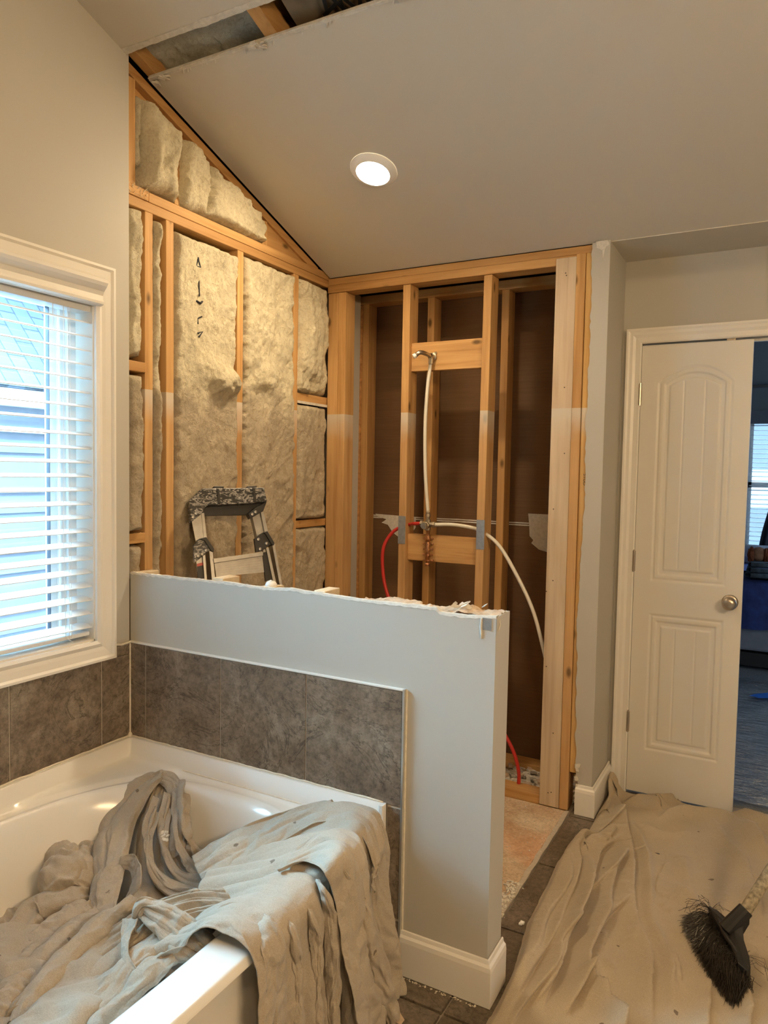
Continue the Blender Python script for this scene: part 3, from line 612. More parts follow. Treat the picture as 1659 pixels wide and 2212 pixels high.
stud('top_plate', 'woodraw_x', -.01, 1.25, YB-.004, YB+.085, 2.346, 2.384, 'board across the top of the shower fixture wall studs', 'plate')
stud('top_plate', 'woodraw_x', -.01, 1.31, YB+.000, YB+.089, 2.385, 2.418, 'thin upper board right under the ceiling above the fixture wall', 'plate')
stud('plate_block', 'woodraw_x', 1.252, 1.306, YB+.003, YB+.08, 2.386, 2.384+.032, 'small end block at the top right corner of the fixture wall', 'block')
stud('sole_plate', 'woodraw_x', .0, 1.262, YB-.002, YB+.087, -.008, .034, 'bottom board of the fixture wall stained orange at its right end', 'plate')
b = MB(); b.grid(np.array([[(x, YB-.0035, .008+.004*float(vn(x*30, 1))), (x, YB-.0035, .03)] for x in np.linspace(1.19, 1.262, 20)])); 
tag(b.build('paint_smear', plain('orange_marking_paint', (.72, .17, .06), .8, var=.3)), 'orange paint mark on the right end of the bottom board', 'paint mark')
stud('blocking', 'woodraw_x', .4525, .806+.011, YB+.022, YB+.060, 1.938, 2.072, 'wide pine block holding the shower head elbow between two studs', 'block')
stud('blocking', 'woodraw_x', .4525, .806, YB+.022, YB+.060, 1.034, 1.160, 'wide pine block behind the copper pipe stub between two studs', 'block')
# second wall
Y2 = 1.600; S2 = 'studs of the rear wall across the pipe chase'
def r2(x0, x1, label): return stud('rear_stud', 'woodraw_z', x0, x1, Y2, Y2+.089, .038, 2.355, label, 'stud', group=S2)
r2(.005, .043, 'rear stud beside the grey painted gap, broken orange edge'); r2(.392, .430, 'rear stud seen behind the shower riser pipe'); r2(.792, .830, 'rear stud seen between the right pipe stud and the wide pale board'); r2(1.196, 1.234, 'rear stud mostly hidden by the wide pale board')
stud('rear_top_plate', 'woodraw_x', -.01, 1.31, Y2-.002, Y2+.089, 2.356, 2.40, 'top board of the rear wall across the chase', 'plate')
stud('rear_sole_plate', 'woodraw_x', .0, 1.31, Y2, Y2+.089, -.008, .030, 'bottom board of the rear wall across the chase', 'plate')
b = MB(); rr = random.Random(5)
zz = np.linspace(.03, 2.35, 160); b.grid(np.array([[(-.012+.004*float(fbm(z*20, 0, 0, 1)), Y2-.004, z), (.004+.003*float(fbm(z*33, 1, 0, 2)), Y2-.004, z)] for z in zz])); b.grid(np.array([[(.004+.003*float(fbm(z*33, 1, 0, 2)), Y2-.004, z), (.004+.003*float(fbm(z*33, 1, 0, 2)), Y2+.006, z)] for z in zz]))
tag(b.build('torn_drywall_edge', plain('orange_brown_paper', (.50, .25, .09), .9, var=.3, sc_=40)), 'ragged orange-brown drywall edge running up the rear left stud', 'drywall')
# drywall joint on brown paper
b = MB()
for z0, z1, x0, x1 in ((1.211, 1.217, .02, 1.0), (1.200, 1.2065, .03, 1.0)):
    xs2 = np.linspace(x0, x1, 80); b.grid(np.array([[(x, 1.6985, z0+.002*float(fbm(x*18, z0*9))), (x, 1.6985, z1+.002*float(fbm(x*22, z1*5)))] for x in xs2]))
P = [(.05, 1.223), (.30, 1.215), (.30, 1.16), (.27, 1.115), (.24, 1.09), (.20, 1.10), (.16, 1.125), (.13, 1.165), (.09, 1.175), (.12, 1.195), (.06, 1.210)]
b.prism(P, 1, 1.6975, 1.7)
P = [(.925, 1.262), (1.10, 1.262), (1.14, 1.10), (1.03, 1.075), (.985, 1.085), (.945, 1.115), (.955, 1.13), (.935, 1.15), (.932, 1.20)]
b.prism(P, 1, 1.6975, 1.7)
tag(b.build('joint_compound', 'gyp'), 'white joint compound line and drips squeezed through the brown drywall back', 'joint compound')
# nail plates
for x0, st in ((.412, 'left'), (.806+.009, 'right')):
    b = MB(); P = []
    for i in range(9): P.append((x0+.039*i/8, 1.245+(.003 if i % 2 else -.001)))
    for i in range(9): P.append((x0+.039*(8-i)/8, 1.113-(.003 if i % 2 else -.001)))
    b.prism(P, 1, YB-.0022, YB-.0006); tag(b.build('nail_plate', 'steel'), f'grey steel nail plate on the stud {st} of the shower valve', 'nail plate', 'nail plates')
# insulation batts
def batt(label, y0, y1, zlo, zhi, bulge=.02, seed=0, x=XW, mat='ins', rag=.013, slopetop=False, res=.0055, lump=None, er=.022, fold=.012):
    ny, nz = max(8, int((y1-y0)/res)), max(10, int((zhi-zlo)/res))
    U, V = np.meshgrid(np.linspace(0, 1, ny), np.linspace(0, 1, nz), indexing='ij')
    z = zlo+(zhi-zlo)*V
    yl = y0+rag*fbm(z*7, seed, 0, seed+1, 4)+rag*.8*fbm(z*30, seed, 0, seed+2); yr = y1+rag*fbm(z*7, seed+5, 0, seed+3, 4)+rag*.8*fbm(z*30, seed+5, 0, seed+4)
    y = yl+(yr-yl)*U
    if slopetop:
        zt = np.minimum(zhi, cz(y)-.075+.012*fbm(y*20, seed)); z = zlo+(zt-zlo)*V
    zt_ = .008*fbm(y*30, seed*3.1, 0, 7); z = z+zt_*(ss(.9, 1, V)+ss(.1, 0, V))
    e = np.minimum(np.minimum(U, 1-U)*(y1-y0), np.minimum(V, 1-V)*(zhi-zlo)); e = np.clip(e/er, 0, 1); env = np.sqrt(1-(1-e)**2)
    wx = y+.05*fbm(y*6, z*6, 0, seed+9); wz = z+.05*fbm(y*6, z*6, 3, seed+11)
    rd = 1-np.abs(fbm(wx*8, wz*4.5, 1, seed+20, 4))*2.2
    calm = .75+.25*ss(1.70, 1.85, z); d = bulge*env+env*calm*(.016*fbm(wx*7, wz*5, 0, seed+30, 3)+fold*(rd-.5)*1.0+.0065*fbm(y*38, z*30, 0, seed+40, 3)+.0035*fbm(y*110, z*80, 0, seed+50, 2))
    if lump is not None:
        for ly, lz, ry, rz, h in lump: d = d+h*np.exp(-((y-ly)/ry)**2-((z-lz)/rz)**2)*(1+.5*fbm(y*30, z*30, 0, 3))
    b = MB(); X = x-.014+d-.03*(1-env); b.grid(np.dstack([X, y, z]))
    o = b.build('insulation_batt', mat, smooth=True, fix=False); tag(o, label, 'insulation', 'insulation batts')
    return o
big1 = batt('largest cream insulation batt, black arrow and marks on it, behind the ladder', .226, .590, .05, 2.352, .026, 1, lump=[(.50, 1.80, .07, .05, .05), (.42, 1.85, .09, .06, .03), (.53, 1.835, .04, .03, .03)])
batt('middle insulation batt between two studs, right of the marked one', .624, .994, .05, 2.366, .028, 2, lump=[(.80, 1.86, .08, .07, .02), (.74, 1.78, .06, .05, -.02)])
batt('upper right insulation batt under the top plate by the shower corner', 1.026, 1.274, 1.832, 2.366, .034, 3, fold=.02, lump=[(1.10, 2.0, .03, .2, .015)])
batt('greyish insulation batt between the two short blocks by the shower corner', 1.028, 1.276, 1.216, 1.776, .026, 4)
batt('lowest insulation batt in the shower corner below the lower block', 1.028, 1.276, .05, 1.176, .026, 5)
batt('narrow insulation strip squeezed between the two leftmost studs', .116, .160, .05, 2.36, .030, 6, rag=.012)
batt('upper narrow insulation batt beside the painted wall edge, above the high block', .0, .062, 1.85, 2.372, .030, 7)
batt('narrow insulation batt beside the painted wall edge between the two short blocks', .0, .068, 1.225, 1.790, .032, 8)
batt('small insulation tuft beside the painted wall edge just above the half wall', .0, .066, 1.05, 1.175, .028, 9)
GB = 'gable batts'
batt('puffy upright gable batt at the left, over the splice of the top plate', .060, .232, 2.450, 2.80, .070, 11, slopetop=True, er=.05, fold=.03, rag=.008)
batt('thin gable batt strip tucked beside the first gable stud', .036, .072, 2.52, 2.80, .012, 12, slopetop=True)
batt('folded gable batt just right of the half-hidden gable stud', .246, .40, 2.447, 2.80, .062, 13, slopetop=True, er=.045, fold=.03)
batt('long wedge-shaped gable batt tapering toward the shortest gable stud', .375, .758, 2.447, 2.80, .058, 14, slopetop=True, er=.04, fold=.018)
# marks on the largest batt (felt pen)
for pts, r in (([(428, 556), (430, 566), (433, 578), (424, 574), (428, 560)], .004), ([(431, 590), (430, 612), (431, 640)], .003), ([(424, 650), (433, 655), (440, 650)], .005), ([(428, 700), (427, 688), (437, 684)], .003), ([(428, 720), (438, 716), (430, 728)], .004)):
    def surf(px, py, ref=np.array([v.co[:] for v in big1.data.vertices])):
        p = np.array(on(px, py, 0, XW)); k = np.argmin(((ref[:, 1:]-p[1:])**2).sum(1)); p = np.array(on(px, py, 0, ref[k, 0])); return (p[0]-r*.3, p[1], p[2])
    MB().tube([surf(*q_) for q_ in pts], r, 5).build('pen_mark', 'curtain', big1)
# drips of insulation shards: attic batt above the strip
b = MB(); nx, ny = 150, 40; U, V = np.meshgrid(np.linspace(0.02, .545, nx), np.linspace(-.20, .26, ny), indexing='ij')
b.grid(np.dstack([U, V, cz(V)+.10-.03*np.sqrt(np.clip(1-((V-.03)/.24)**2, 0, 1))-.02*fbm(U*9, V*9, 0, 3)-.006*fbm(U*50, V*50, 0, 4)])); tag(b.build('attic_insulation', 'ins_grey', smooth=True), 'grey-white insulation seen through the ceiling cut, left of the rafter', 'insulation')
b = MB(); U, V = np.meshgrid(np.linspace(.60, 2.6, 90), np.linspace(-.20, .26, 20), indexing='ij')
b.grid(np.dstack([U, V, cz(V)+.075+.012*fbm(U*4, V*6, 0, 3)])); kp = tag(b.build('kraft_paper', plain('kraft_facing', (.20, .145, .085), .8, var=.3, sc_=8), smooth=True), 'brown kraft insulation facing with black print in the ceiling cut', 'insulation')
b = MB(); rr = random.Random(9)
for px, py, an in ((702, 8, .3), (712, 22, 1.2), (728, 6, -.4), (742, 20, .2), (762, 12, -.5), (778, 10, .5), (800, 8, -.1), (822, 6, .4), (842, 3, -.3)):
    d_ = _f+_r*(px-829.5)/FPX-_u*(py-1106)/FPX; n_ = np.array((0, CK, 1)); t_ = (CZ0+CK*CY0+.058-CAM@n_)/(d_@n_); p_ = CAM+t_*d_
    b.obox(p_, (math.cos(an), math.sin(an), -CK*math.sin(an)), (-math.sin(an), math.cos(an), -CK*math.cos(an)), (0, CK, 1), .006, .030, .001)
b.build('black_print', 'dark', kp)
def rafter(x0, x1, label):
    b = MB(); b.hexa([(x0, -.5, cz(-.5)+.0145), (x1, -.5, cz(-.5)+.0145), (x1, .8, cz(.8)+.0145), (x0, .8, cz(.8)+.0145), (x0, -.5, cz(-.5)+.15), (x1, -.5, cz(-.5)+.15), (x1, .8, cz(.8)+.15), (x0, .8, cz(.8)+.15)])
    return tag(b.build('rafter', 'woodraw_y', bevel=.002), label, 'rafter', 'rafters in the ceiling cut')
rafter(.512, .560, 'pine rafter crossing the middle of the ceiling cut'); rafter(-.01, .030, 'pine rafter at the left end of the ceiling cut')
# half wall framing
HS = 'cut studs inside the half wall'
for i, (x0, x1, zt, lb) in enumerate(((.0, .040, 1.083, 'stud top at the left end of the half wall against the insulated wall'), (.372, .418, 1.094, 'cut stud top poking above the half wall in front of the ladder'), (.780, .822, 1.090, 'cut stud top poking above the half wall between ladder and red pipe'), (1.18, 1.22, 1.058, 'cut stud under the torn paper near the half wall end'), (1.322, 1.362, 1.066, 'end stud of the half wall beneath the steel corner bead'))):
    stud('half_wall_stud', 'wood_end', x0, x1, .0135, .0985, .04, zt, lb, 'stud', group=HS)
# ================================================================== PLUMBING
def pipe(name, pts, r, mat, n=60, k=12): return MB().tube(cr(pts, n), r, k).build(name, mat, smooth=True)
v = thing('shower_valve', 'brass shower valve body with copper stub below, between two studs', 'valve')
yv = YB+.003
b = MB(); b.tube([(.535, yv, 1.215), (.600, yv, 1.212)], .011, 12); b.tube([(.567, yv, 1.185), (.567, yv, 1.235)], .014, 12); b.tube([(.567, yv+.01, 1.208), (.567, yv-.045, 1.208)], [.016, .016], 14); b.lathe([(0, -.05), (.010, -.05), (.010, -.035), (.018, -.03), (.018, -.02)], (.567, yv, 1.208), (0, 1, 0), 12)
b.tube([(.530, yv, 1.215), (.541, yv, 1.215)], .015, 6); b.tube([(.594, yv, 1.212), (.606, yv, 1.212)], .015, 6); b.build('valve_body', 'brass', v, smooth=False)
b = MB(); b.tube([(.569, yv, 1.185), (.571, yv-.004, 1.025)], .0095, 12); b.tube([(.569, yv, 1.165), (.569, yv, 1.13)], .0125, 12); b.tube([(.571, yv-.004, 1.03), (.571, yv-.004, 1.015)], .012, 12); b.build('copper_stub', 'copper', v, smooth=True)
for z in (1.145, 1.120, 1.095, 1.068, 1.042):
    b = MB(); b.tube([(.549, yv, z), (.594, yv, z)], .0028, 8); b.tube([(.592, yv, z), (.599, yv, z)], .0055, 8); b.tube([(.545, yv, z), (.551, yv, z)], .005, 8); b.lathe([(.0125, -.003), (.0145, -.003), (.0145, .003), (.0125, .003)], (.570, yv-.001, z), (0, 0, 1), 14); b.build('pipe_clip', 'copper', v)
b = MB(); b.tube([(.567, yv, 1.232), (.567, yv, 1.27)], .010, 10); b.lathe([(.013, 0), (.013, .012)], (.567, yv, 1.25), (0, 0, 1), 6); b.build('coupling', 'brass', v)
place(v, (.567, yv, 1.208))
tag(pipe('riser_pipe', [(.567, yv, 1.27), (.553, YB-.004, 1.45), (.547, YB-.006, 1.66), (.552, YB-.002, 1.84), (.562, yv+.004, 1.97)], .0085, 'whitepex'), 'milky plastic riser pipe from the valve up to the shower head elbow', 'pipe')
sh = thing('bent_pipe', 'short bent metal shower pipe with white thread tape on the upper block', 'shower pipe')
b = MB(); e0 = (.568, YB+.018, 2.000); b.lathe([(0, .0), (.020, 0), (.020, -.006), (.013, -.008), (.013, -.03)], e0, (0, 1, 0), 14)
for a in (.9, 2.6, 4.7): b.tube([(.568+.022*math.cos(a), YB+.016, 2.0+.022*math.sin(a)), (.568+.022*math.cos(a), YB+.021, 2.0+.022*math.sin(a))], .007, 8)
b.tube([(.568, YB-.0, 2.0), (.566, YB, 1.965)], .012, 12); b.build('elbow_fitting', 'brass', sh)
tip = on(897, 768, 1, YB-.085)
b = MB(); b.tube(cr([(.568, YB-.01, 2.0), (.560, YB-.045, 2.006), (.545, YB-.075, 2.008), tip], 24), .010, 12); b.build('bent_arm', 'nickel', sh, smooth=True)
tv = np.array(tip)-np.array((.545, YB-.075, 2.008)); tv /= np.linalg.norm(tv)
b = MB(); b.tube([np.array(tip)-tv*.004, np.array(tip)+tv*.010], .0115, 14, False); b.tube([np.array(tip)+tv*.008, np.array(tip)+tv*.009], .0085, 12, mi=1); b.build('thread_tape', ['whiteplastic', 'dark'], sh)
place(sh, e0)
tag(pipe('supply_pipe', [(.541, yv, 1.215), (.50, YB+.0, 1.213), (.462, YB+.03, 1.206), (.43, YB+.035, 1.198), (.375, YB+.015, 1.165), (.336, YB-.005, 1.09), (.336, YB-.01, .98), (.365, YB-.01, .86), (.45, YB, .70), (.66, YB+.03, .48), (.88, YB+.05, .34), (.985, YB+.05, .22), (1.026, YB+.06, .10), (1.02, YB+.08, -.01)], .0085, 'redpex', 110), 'red plastic water pipe curving left from the valve and down to the floor', 'pipe')
tag(pipe('supply_pipe', [(.600, yv, 1.213), (.68, YB+.012, 1.217), (.76, YB+.03, 1.209), (.825, YB+.035, 1.192), (.92, YB+.02, 1.130), (1.015, YB+.015, .99), (1.085, YB+.02, .85), (1.13, YB+.035, .69), (1.165, YB+.07, .5), (1.19, YB+.12, .25), (1.17, YB+.15, -.01)], .0085, 'whitepex', 110), 'white plastic water pipe arching right from the valve behind the pale board', 'pipe')
# ================================================================== LADDER
la = thing('step_ladder', 'paint-spattered aluminium ladder with black cap leaning behind the half wall', 'ladder')
wv = np.array((.52, .854, 0)); wv /= np.linalg.norm(wv); nv = np.array((wv[1], -wv[0], 0))
TL = np.array((.045, .285, 1.32))+wv*.0125; Wd = .235
nl = nv+np.array((0, 0, .26)); nl /= np.linalg.norm(nl)
def onp(px, py, off=0):
    d = _f+_r*(px-829.5)/FPX-_u*(py-1106)/FPX; p0 = TL+nl*off; t = ((p0-CAM)@nl)/(d@nl); return CAM+d*t
def plate(b, px, off=0, th=.01, mi=0, ext=False):
    P = [onp(x, y, off) for x, y in px]
    n = len(P); b.add(P+[p-nl*th for p in P], [tuple(range(n)), tuple(range(n, 2*n))[::-1]]+[(i, (i+1) % n, n+(i+1) % n, n+i) for i in range(n)], mi); return b
def down(a, c, off):    # carry the edge a->c on down to the floor
    A_, C_ = onp(*a, off), onp(*c, off); return A_, C_+(C_-A_)*(C_[2]/(A_[2]-C_[2]))
def rail(b, a0, a1, c0, c1, off, th):
    p, q = down(a0, a1, off); r_, t_ = down(c0, c1, off); P = [p, r_, t_, q]
    b.add(P+[v-nl*th for v in P], [(0, 1, 2, 3), (7, 6, 5, 4)]+[(i, (i+1) % 4, 4+(i+1) % 4, 4+i) for i in range(4)])
b = plate(MB(), [(409, 1081), (436, 1055), (571, 1053), (577, 1083), (550, 1086), (449, 1092), (436, 1100)], .02, .07)
for x0, x1, x2, x3, t0 in ((468, 474, 477, 471, 1055), (545, 551, 555, 549, 1053)): plate(b, [(x0, t0), (x1, t0), (x2, t0+32), (x3, t0+32)], .024, .005, 1)
plate(b, [(462, 1050), (484, 1050), (484, 1057), (462, 1057)], .0, .03, 1); plate(b, [(534, 1050), (555, 1049), (555, 1056), (534, 1057)], .0, .03, 1)
b.build('top_cap', ['capblk', 'dark'], la, bevel=.003)
plate(MB(), [(440, 1088), (550, 1080), (577, 1080), (568, 1105), (558, 1107), (538, 1112), (430, 1114), (436, 1095)], -.02, .012).build('cap_web', 'dark', la)
lc_ = plate(MB(), [(409, 1081), (430, 1076), (448, 1091), (434, 1111), (413, 1128)], .026, .035).build('cap_bracket', 'capblk', la, bevel=.002)
rc_ = plate(MB(), [(536, 1110), (553, 1096), (577, 1082), (569, 1104), (541, 1120)], .012, .03).build('cap_bracket', 'dark', la, bevel=.002)
def rivets(par, pts, off):
    for x, y in pts: MB().lathe([(0, .004), (.0055, .003), (.0075, 0), (.0075, -.003)], onp(x, y, off), nl, 12).build('rivet', 'alum', par)
rivets(lc_, [(423, 1109), (417, 1117)], .026); rivets(rc_, [(545, 1111), (552, 1106)], .012)
b = plate(MB(), [(413, 1120), (436, 1108), (441, 1165), (424, 1175)], -.015, .004); plate(b, [(435, 1108), (441, 1108), (447, 1165), (441, 1168)], -.012, .05); b.build('rear_rail', 'alum', la)
b = plate(MB(), [(545, 1108), (563, 1100), (573, 1155), (556, 1162)], -.025, .004); plate(b, [(562, 1100), (568, 1100), (580, 1152), (573, 1155)], -.012, .04); plate(b, [(544, 1110), (546, 1109), (558, 1162), (556, 1163)], -.015, .03); b.build('rear_rail', 'alum', la)
h1 = plate(MB(), [(417, 1178), (432, 1163), (446, 1160), (462, 1184), (462, 1192), (455, 1188), (420, 1216)], .045, .012); plate(h1, [(430, 1164), (446, 1160), (462, 1184), (462, 1192), (456, 1190), (442, 1168)], .052, .05, 1); h1 = h1.build('hinge_bracket', ['capblk', 'dark'], la, bevel=.002)
h2 = plate(MB(), [(549, 1164), (570, 1149), (578, 1147), (593, 1172), (592, 1178), (584, 1177), (566, 1190), (553, 1193)], .045, .012); plate(h2, [(569, 1150), (578, 1147), (593, 1172), (592, 1178), (587, 1176), (574, 1154)], .052, .05); h2 = h2.build('hinge_bracket', 'dark', la, bevel=.002)
rivets(h1, [(428, 1201), (445, 1189), (437, 1197)], .046); rivets(h2, [(558, 1165), (576, 1174), (562, 1186)], .046)
for A_ in (((423, 1205), (428, 1248), (440, 1200), (444, 1252)), ((568, 1188), (583, 1258), (580, 1182), (597, 1260))):
    b = MB(); rail(b, *A_, .030, .004); b.build('front_rail', 'alum', la)
for k, A_ in enumerate((((438, 1200), (442, 1252), (443, 1198), (447, 1252)), ((452, 1190), (458, 1254), (459, 1188), (465, 1256)), ((575, 1184), (590, 1256), (580, 1182), (595, 1258)), ((588, 1176), (603, 1256), (593, 1175), (609, 1260)))):
    b = MB(); rail(b, *A_, .042, .05); b.build('rail_flange', 'alum', la)
SL0, SL1 = down((457, 1190), (464, 1256), .03); SR0, SR1 = down((570, 1188), (586, 1258), .03)
b = plate(MB(), [(461, 1207), (568, 1192), (568, 1200), (463, 1216)], .050, .02); plate(b, [(463, 1215), (567, 1200), (572, 1236), (467, 1246)], .030, .004)
for k in range(6): plate(b, [(463+k, 1219+4.5*k), (567, 1204+5.5*k), (567, 1205+5.5*k), (463+k, 1220+4.5*k)], .0315, .002)
b.build('step', 'alum', la)
for k in (.42, .68, .93):
    a_, c_ = SL0+(SL1-SL0)*k, SR0+(SR1-SR0)*k; e_ = (c_-a_)/np.linalg.norm(c_-a_); L_ = np.linalg.norm(c_-a_)/2
    MB().obox((a_+c_)/2, e_, nl, np.cross(e_, nl), L_, .035, .003).obox((a_+c_)/2+nl*.033-np.array((0, 0, .03)), e_, nl, np.cross(e_, nl), L_, .002, .033).build('step', 'alum', la)
b = plate(MB(), [(567, 1194), (578, 1191), (590, 1250), (574, 1256)], .035, .01); b.build('step_bracket', 'dark', la)
b = plate(MB(), [(426, 1224), (438, 1221), (441, 1250), (428, 1250)], .0315, .001); plate(b, [(425, 1218), (437, 1215), (438, 1221), (426, 1224)], .0315, .001, 1); b.build('warning_label', ['dark', 'redpex'], la)
place(la, ((SL1+SR1)/2))
# ================================================================== RECESSED LIGHT
L = thing('recessed_light', 'round lit recessed light in the sloped ceiling', 'ceiling light')
cn = np.array((0, CK, 1)); cn /= np.linalg.norm(cn); lc = np.array((.585, .680, cz(.680)))
b = MB(); b.lathe([(.092, -.0005), (.093, -.003), (.090, -.006), (.070, -.017), (.0665, -.018), (.0665, -.010)], lc, cn, 64); b.build('trim_ring', 'whiteplastic', L, smooth=True)
b = MB(); b.lathe([(.0668, -.0170), (.05, -.0185), (.03, -.0195), (0, -.020)], lc, cn, 48); b.build('lens', 'lens', L, smooth=True)
place(L, lc)
ld = bpy.data.lights.new('recessed_lamp', 'AREA'); ld.shape = 'DISK'; ld.size = .13; ld.energy = 9.5; ld.color = (1, .76, .47)
lo = bpy.data.objects.new('recessed_lamp', ld); COL.objects.link(lo); lo.location = lc-cn*.024; lo.rotation_euler = Vector(-cn).to_track_quat('-Z', 'Y').to_euler()
# ================================================================== TUB
tb = thing('bathtub', 'white garden bathtub with flanged rim between window wall and half wall', 'bathtub')
RZ = .430; TX1 = 1.085; TY0 = -1.62
XE = lambda y: 1.060+.028*ss(0, -.5, y)
nx, ny = 200, 260; X, Y = np.meshgrid(np.linspace(0, 1, nx), np.linspace(TY0, -.010, ny), indexing='ij')
X = .010+(XE(Y)-.010)*X
q = (np.abs((X-.535)/.452)**3.0+np.abs((Y+.815)/.748)**3.0)**(1/3.0)
Zt = RZ-.35*ss(1.0, .70, q)**1.0-.0+.003*np.exp(-((q-1.025)/.02)**2)*(X < .95)
q2 = (np.abs((X-.535)/.50)**2.2+np.abs((Y+.815)/.85)**2.2)**(1/2.2)
Zt = Zt-.010*ss(1.04, 1.0, q2)*ss(.98, 1.03, q)*(X < .95)
fx, fy = X-.010, -.010-Y
dist = np.minimum(fx, fy); Zt = np.maximum(Zt, np.where(dist < .022, .495, 0)); Zt = Zt+.02*np.exp(-np.clip(dist-.022, 0, 1)/.008)*(dist >= .022)
Zt = Zt-.018*(1-np.sqrt(np.clip(1-(1-np.clip((XE(Y)-X)/.014, 0, 1))**2, 0, 1)))*(dist > .03)
b = MB(); b.grid(np.dstack([X, Y, Zt])); b.build('basin', 'tub', tb, smooth=True, fix=False)
b = MB(); b.box(1.045, 1.0605, -.033, -.0105, .38, .4952); b.build('flange_end', 'tub', tb, bevel=.003)
A, Z2 = np.meshgrid(np.linspace(TY0, -.012, 180), np.linspace(.0, RZ-.015, 70), indexing='ij')
rq = (np.abs((A+.80)/.70)**6+np.abs((Z2-.25)/.155)**4)
rec = ss(1.25, .75, rq)
XX = XE(A)-.0005-.020*ss(.0, .05, RZ-.015-Z2)*0-.035*rec; XX = XX+.004*np.exp(-((Z2-.07)/.01)**2)+np.where(Z2 < .07, .006, 0)
b = MB(); b.grid(np.dstack([XX, A, Z2])); b.build('apron', 'tub', tb, smooth=True)
b = MB(); b.sweep([(0, 0), (0, .06), (.003, .066), (.008, .05), (.010, 0)], [(XE(y_)+.004, y_, 0) for y_ in (TY0, -.8, -.5, -.4, -.3, -.2, -.1, -.011)], (0, 0, 1)); b.build('base_strip', 'trim', tb)
b = MB(); b.tube([(.034, y, .4335) for y in np.linspace(-1.0, -.035, 8)], .0035, 6); b.tube([(x, -.034, .4335) for x in np.linspace(.035, 1.02, 8)], .0035, 6); b.lathe([(.016, -.004), (.012, .004), (.0, .010)], (.034, -.034, .43), (0, 0, 1), 10)
b.tube([(x, -.014, .497+.0015*float(vn(x*60, 0))) for x in np.linspace(.02, 1.05, 60)], .003, 6); b.tube([(.014, y, .497+.0015*float(vn(y*60, 0))) for y in np.linspace(-1.5, -.014, 60)], .003, 6); b.lathe([(.012, -.004), (.007, .006), (0, .016)], (.014, -.014, .497), (0, 0, 1), 8)
b.build('caulk_bead', 'caulk', tb, smooth=True)
place(tb, (.54, -.8, 0))
# ================================================================== CLOTHS
def wrinkle(o, grow, frames, bend=.5):
    """let the fabric buckle: the borders hold, the cloth is a little larger than the shape it was laid in"""
    me = o.data; bm = bmesh.new(); bm.from_mesh(me); bd = [v.index for v in bm.verts if v.is_boundary]; bm.free()
    g = o.vertex_groups.new(name='hold'); g.add(bd, 1.0, 'REPLACE')
    md = o.modifiers.new('cloth', 'CLOTH'); s = md.settings; s.vertex_group_mass = 'hold'; s.shrink_min = -grow; s.shrink_max = -grow
    s.quality = 4; s.mass = .25; s.tension_stiffness = 12; s.compression_stiffness = 12; s.shear_stiffness = 4; s.bending_stiffness = bend; s.air_damping = 4; s.tension_damping = 6; s.compression_damping = 6; s.shear_damping = 4
    s.effector_weights.gravity = 0; md.collision_settings.use_collision = False; md.collision_settings.use_self_collision = False
    for f in range(1, frames+1): sc.frame_set(f)
    ev = o.evaluated_get(bpy.context.evaluated_depsgraph_get()); nm_ = bpy.data.meshes.new_from_object(ev)
    o.modifiers.remove(md); o.data = nm_; o.vertex_groups.clear(); sc.frame_set(1)
def loft(b, curves, nu, nv, pleats=0, amp=0.01, seed=0, crumple=.006, sharp=.7, ampv=None, roll=.0, vary=.5):
    """curves: polylines running along the folds; u across curves, v along"""
    nu = max(8, int(nu*.66)); nv = max(10, int(nv*.66)); Cs = np.array([cr(c, nv) for c in curves])            # (k,nv,3)
    G = np.array([cr(Cs[:, j], nu) for j in range(nv)]).transpose(1, 0, 2)  # (nu,nv,3)
    du = np.gradient(G, axis=0); dv = np.gradient(G, axis=1); n = np.cross(du, dv); n /= (np.linalg.norm(n, axis=2, keepdims=True)+1e-9)
    vw = CAM-G; sg = np.sign((n*vw).sum(2)); n *= np.sign(sg.mean()+1e-9)
    U, V = np.meshgrid(np.linspace(0, 1, nu), np.linspace(0, 1, nv), indexing='ij')
    ph = U*pleats+vary*fbm(U*2, V*2.2, 0, seed+1, 3)
    wv_ = np.abs(np.sin(math.pi*ph))**sharp
    wv2 = np.abs(np.sin(math.pi*(ph*2.3+.6*fbm(U*3, V*3, 0, seed+2))))**.8
    am = amp*(.65+.5*fbm(U*4, V*1.5, 0, seed+3))
    if ampv is not None: am = am*np.interp(V, np.linspace(0, 1, len(ampv)), ampv)
    x, y, z = G[..., 0], G[..., 1], G[..., 2]
    d = am*(wv_-.5)+am*.3*(wv2-.5)+crumple*fbm(x*14, y*14, z*14, seed+4, 4)+crumple*.8*(1-2.4*np.abs(fbm(x*9+3, y*9, z*9, seed+5, 3)))
    if roll:
        e = np.minimum(U, 1-U)*nu; d = d-roll*np.exp(-(e/2.5)**2)
    b.grid(G+n*d[..., None])
def pz(l): return [on(px, py, 2, z) for px, py, z in l]
def pm(l):   # (px,py,z) or (px,py,'x',X)
    return [on(t[0], t[1], 2, t[2]) if len(t) == 3 else on(t[0], t[1], 0, t[3]) for t in l]
b = MB(); FR = []
# bed of cloth in the basin
nx, ny = 100, 130; X, Y = np.meshgrid(np.linspace(.16, .97, nx), np.linspace(-1.45, -.42, ny), indexing='ij')
q = (np.abs((X-.55)/.40)**2.6+np.abs((Y+.93)/.52)**2.6)**(1/2.6)
Zc = .10+.16*ss(1.0, .6, q)+.10*ss(.5, .95, X)*ss(-.45, -.8, Y)
rg = 1-2.2*np.abs(fbm(X*4+1.5*Y, Y*3.4, 0, 44, 3)); Zc = Zc+.035*rg+.012*fbm(X*14, Y*14, 0, 45, 4)
b.grid(np.dstack([X, Y, np.where(q < 1.05, Zc, .09)]))
XA = 1.104
